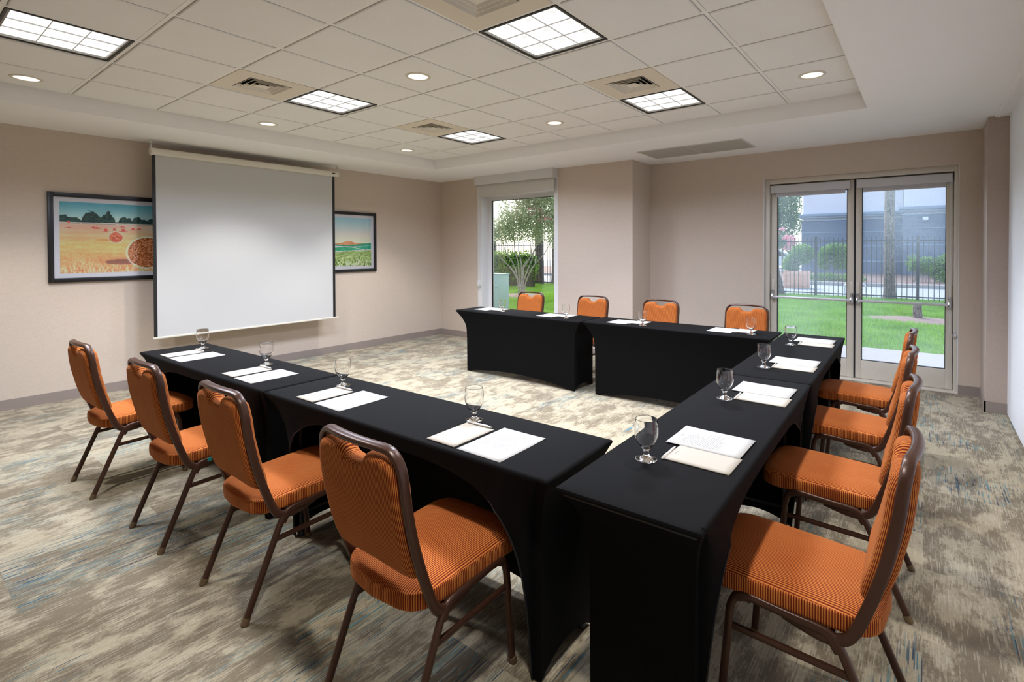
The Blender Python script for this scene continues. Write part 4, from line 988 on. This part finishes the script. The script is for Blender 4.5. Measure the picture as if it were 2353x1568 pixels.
for k, (x, y, r_, lb) in enumerate(((-14.45, 19.1, .22, 'dark tree trunk behind the fence at the right of the tall window, nearer the middle'), (-13.72, 19.3, .13, 'dark tree trunk at the right edge of the tall window behind the fence'))):
    t = thing('shade_tree', lb, 'tree', (0, 0, 0), 0, 'tree trunks behind the fence at the tall window')
    trunk('trunk', [(x, y, GZ-.1), (x+.03, y, 1), (x, y, 2.4), (x+.1, y, 5)], r_, r_*.75, M_bark, '').parent = t
    leaves('crown', [(x-.7+1.6*k, y, 5.6, .75, 1.0, 1.2)], 2500, .10, M_dark, t, 50+k)
# crepe myrtle in front of the tall window
t = thing('crepe_myrtle', 'multi-stemmed crepe myrtle tree with pink blossoms outside the tall window', 'tree', (0, 0, 0))
bx, by = -11.15, 13.7; bm = B()
stems = [[(-.10, 0, 0), (-.14, 0, .5), (-.34, .05, 1.0), (-.75, .1, 1.45), (-1.0, .1, 2.0)], [(-.04, .05, 0), (-.08, 0, .6), (-.12, 0, 1.1), (-.45, .2, 1.6), (-.5, .2, 2.4)], [(.02, -.04, 0), (.03, 0, .5), (.10, -.1, 1.1), (-.02, -.1, 1.7), (.05, 0, 2.7)],
         [(.08, 0, 0), (.12, 0, .45), (.32, 0, .9), (.48, .1, 1.4), (.75, .1, 2.2)], [(.10, .06, 0), (.16, .1, .5), (.45, .2, 1.05), (.85, .2, 1.4), (1.25, .2, 2.0)], [(0, .08, .4), (-.05, .2, .9), (.18, .3, 1.3), (.3, .3, 2.1)], [(-.16, 0, .55), (-.3, -.1, .85), (-.62, -.15, 1.15), (-1.1, -.2, 1.5)], [(.12, 0, .6), (.2, -.1, 1.0), (.62, -.2, 1.35), (.95, -.2, 1.9)]]
for s in stems: tube(bm, smooth_path([(bx+x, by+y, GZ+z) for x, y, z in s], 5), .028, nseg=8, taper=lambda f: 1-.62*f)
obj('stems', bm, M_bark2, t)
bl = [(bx-1.2, by, 2.15, .75, .6, .5), (bx-.55, by, 2.3, .7, .6, .6), (bx+.1, by, 2.55, .8, .7, .85), (bx+.8, by, 2.7, .8, .7, 1.05), (bx+1.5, by+.1, 2.6, .75, .7, 1.1), (bx-.75, by, 2.95, .28, .3, .5), (bx+.35, by, 3.4, .7, .6, .6), (bx+1.2, by, 3.6, .9, .7, .7), (bx-1.6, by, 2.0, .5, .5, .4)]
leaves('foliage', bl, 27000, .040, M_leaf, t, 3)
leaves('blossom', [(bx+.45, by-.3, 3.05, .28, .2, .22), (bx+1.0, by-.3, 3.35, .3, .2, .25), (bx+.1, by-.3, 2.75, .2, .2, .2), (bx+1.35, by-.4, 2.5, .3, .2, .2), (bx-.2, by-.2, 3.3, .25, .2, .2), (bx+.9, by-.4, 2.8, .4, .2, .2), (bx+1.5, by-.3, 3.7, .3, .2, .3)], 700, .030, M_pink, t, 9)
t = thing('clipped_hedge', 'tall clipped green hedge in front of the fence seen through the tall window', 'hedge', (0, 0, 0))
leaves('foliage', [(x, 16.75, .78, .42, .42, .74) for x in np.arange(-18, -12.9, .3)], 17000, .055, M_hedge, t, 12)
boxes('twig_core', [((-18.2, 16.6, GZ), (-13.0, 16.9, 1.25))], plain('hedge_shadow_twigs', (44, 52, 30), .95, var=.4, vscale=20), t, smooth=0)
t = thing('utility_cabinet', 'pale teal metal utility box on the lawn just outside the tall window', 'utility box', (-8.72, 9.75, GZ), 0)
boxes('body', [((-.26, -.16, 0), (.26, .16, .93))], M_utility, t, bev=.008); boxes('lid', [((-.275, -.175, .93), (.275, .175, .955))], M_utility, t, bev=.005)
boxes('lock', [((.10, -.172, .58), (.12, -.158, .62))], M_black, t, bev=.002)
# neighbour building
t = thing('neighbour_building', 'slate blue and pale grey stucco building across the driveway beyond the fence', 'building', (0, 0, 0))
boxes('lower_wall', [((-6.27, 35.9, GZ), (-1.05, 44, 3.3))], M_stucco, t, smooth=0); boxes('lower_wall', [((-1.05, 35.2, GZ), (14, 44, 3.45))], M_stucco, t, smooth=0)
boxes('upper_wall', [((-6.20, 36.0, 3.3), (-1.05, 44, 8.5)), ((-1.0, 35.3, 3.45), (14, 44, 8.5))], M_stuccol, t, smooth=0)
boxes('cornice', [((-6.42, 35.74, 3.52), (-1.05, 36.1, 3.68)), ((-6.36, 35.80, 3.40), (-1.05, 36.1, 3.52)), ((-6.30, 35.86, 3.24), (-1.05, 36.1, 3.30))], M_cornice, t, bev=.01)
boxes('cornice', [((-1.22, 35.04, 3.67), (14, 35.4, 3.84)), ((-1.16, 35.10, 3.55), (14, 35.4, 3.67)), ((-1.08, 35.16, 3.38), (14, 35.4, 3.45))], M_cornice, t, bev=.01)
boxes('reveal_band', [((-6.28, 35.885, z-.02), (-1.05, 35.9, z+.02)) for z in (2.52, 1.67)]+[((-6.28, 35.86, .72), (-1.05, 35.9, .80))]+[((-1.06, 35.185, z-.02), (14, 35.2, z+.02)) for z in (2.64, 1.73)]+[((-1.06, 35.16, .74), (14, 35.2, .82))], M_cornice, t, smooth=0)
boxes('wall_lamp', [((-.13, 35.05, 3.06), (.12, 35.2, 3.24))], M_lampbox, t, bev=.01)
# behind-the-curb planting
def bush(nm, blobs, n, size, mat, label, seed, pink=None, grp=None):
    t = thing(nm, label, 'shrub', (0, 0, 0), 0, grp); leaves('foliage', blobs, n, size, mat, t, seed)
    bm = B(); x, y, z = blobs[0][:3]; xs_ = [b[0] for b in blobs]
    for k in range(10): xx = rnd.uniform(min(xs_), max(xs_)); tube(bm, smooth_path([(xx, y, GZ), (xx+rnd.uniform(-.1, .1), y, z*.6), (xx+rnd.uniform(-.3, .3), y+.1, z+.2)], 4), .02, nseg=6, taper=lambda f: 1-.6*f)
    obj('branches', bm, M_bark2, t)
    if pink: leaves('blossom', pink, 260, .05, M_pink, t, seed+1)
bush('leafy_shrub', [(-4.85, 28, 1.25, .55, .5, .55), (-5.35, 28, .7, .4, .5, .6)], 3200, .065, M_shrub, 'bright green shrub behind the wooden crate in the left glass door', 21)
bush('woody_shrub', [(-3.4, 28.2, 1.45, .75, .5, .35), (-3.95, 28.2, 1.0, .32, .5, .55), (-3.2, 28.2, .9, .5, .5, .45)], 3600, .06, M_shrub, 'woody shrub with bare stems before the slate wall in the left glass door', 23)
bush('low_shrub', [(-3.6, 26.4, .22, .8, .4, .2), (-2.6, 26.4, .2, .6, .4, .18)], 1500, .06, M_shrub, 'low green ground cover behind the curb in the left glass door', 25)
bush('flowering_shrub', [(.1, 28, .75, .55, .45, .42), (.75, 28, .85, .5, .45, .45), (-.45, 28, .85, .28, .3, .42), (.7, 28, .4, .6, .4, .4)], 3600, .06, M_shrub, 'grey green flowering shrub before the wall at the right of the right glass door', 27)
t = thing('broadleaf_tree', 'tall leafy green tree at the top left of the left glass door', 'tree', (0, 0, 0))
leaves('foliage', [(-8.2, 40, 4.6, 1.3, 1.2, 1.3), (-7.6, 40, 3.4, 1.0, 1, 1.0), (-9.2, 40, 3.6, 1.2, 1, 1.6), (-8.0, 40, 5.6, 1.3, 1, .9), (-8.6, 40, 2.4, 1.2, 1, .8)], 13000, .085, M_dark, t, 31)
bm = B(); tube(bm, smooth_path([(-8.6, 40, GZ), (-8.55, 40, 2), (-8.3, 40, 4.5)], 5), .16, nseg=10, taper=lambda f: 1-.6*f); obj('trunk', bm, M_bark, t)
t = thing('pink_crepe_myrtle', 'pink flowering bush beyond the fence at the left of the left glass door', 'tree', (0, 0, 0))
leaves('foliage', [(-6.9, 34, 1.9, .55, .5, .55), (-7.5, 34, 2.0, .5, .5, .5), (-6.3, 33.5, 1.5, .4, .4, .4)], 2600, .06, M_dark, t, 33)
leaves('blossom', [(-7.35, 33.5, 2.45, .3, .3, .22), (-6.65, 33.5, 2.2, .3, .3, .2), (-6.3, 33.2, 1.95, .35, .3, .3), (-6.9, 33.5, 2.7, .2, .2, .12), (-6.5, 33.2, 1.55, .3, .2, .2)], 800, .055, M_pink, t, 34)
bm = B(); tube(bm, [(-7, 34, GZ), (-7, 34, 1.6)], .05); obj('stem', bm, M_bark2, t)
# plank crate around a pallet load
t = thing('wooden_crate', 'open wooden plank crate standing on the driveway behind the fence', 'crate', (-4.12, 22.6, GZ), .12)
for s, (a, b) in enumerate((((-.45, -.35), (.45, -.32)), ((-.45, .32), (.45, .35)))):
    bm = B()
    for k in range(6): x = -.45+k*.152; box(bm, (x, a[1], .02+.03*rnd.random()), (x+.143, b[1], .62+.05*rnd.random()), .004)
    box(bm, (-.45, a[1]-.02, .10), (.45, a[1], .18), .003); box(bm, (-.45, a[1]-.02, .5), (.45, a[1], .58), .003); obj('plank_side', bm, M_wood, t)
for s in (-1, 1):
    bm = B()
    for k in range(5): y = -.34+k*.138; box(bm, (s*.45-.012, y, .02), (s*.45+.012, y+.128, .66), .004)
    obj('plank_end', bm, M_wood, t)
boxes('floor_boards', [((-.45, -.34, 0), (.45, .34, .03))], M_wood, t, smooth=0)
# bike rack hoop
t = thing('bike_rack', 'curved pale metal bike rack hoop behind the fence between the glass doors', 'bike rack', (0, 0, 0))
bm = B(); tube(bm, rounded([(-2.16, 19.9, GZ-.02), (-2.16, 19.9, .34), (-1.55, 19.9, .34), (-1.55, 19.9, GZ-.02)], .14, 8), .032, nseg=12); obj('hoop', bm, M_bar, t)
# parked cars far left
def car(x, y, rz, label):
    t = thing('parked_car', label, 'car', (x, y, GZ), rz, 'white cars parked beyond the shrubs')
    prof = [(-2.15, .35), (-2.2, .75), (-1.5, .92), (-.75, 1.42), (.55, 1.46), (1.45, .98), (2.15, .85), (2.2, .4), (1.9, .25), (-1.9, .25)]
    def ext(nm, pr, w_, mat, r=.08):
        bm = B(); pp = rounded([(a, b, 0) for a, b in pr+[pr[0]]], r, 3)[:-1]; A = [bm.verts.new((p.x, -w_, p.y)) for p in pp]; D = [bm.verts.new((p.x, w_, p.y)) for p in pp]; n = len(A)
        for k in range(n): bm.faces.new((A[k], A[(k+1) % n], D[(k+1) % n], D[k]))
        bm.faces.new(A[::-1]); bm.faces.new(D); obj(nm, bm, mat, t)
    ext('body', prof, .86, M_carw); ext('side_glass', [(-1.25, .98), (-.7, 1.34), (.5, 1.37), (1.15, 1.0)], .868, M_carg, .05)
    for sx in (-1.35, 1.35):
        for sy in (-.8, .8):
            bm = B(); lathe(bm, [(0, -.1), (.33, -.1), (.34, 0), (.33, .1), (0, .1)], 24); bmesh.ops.rotate(bm, matrix=Matrix.Rotation(PI/2, 3, 'X'), verts=bm.verts); bmesh.ops.translate(bm, vec=(sx, sy, .34), verts=bm.verts); obj('wheel', bm, M_tyre, t)
car(-9.8, 44.5, .1, 'white car parked beyond the shrubs at the left edge of the left glass door')
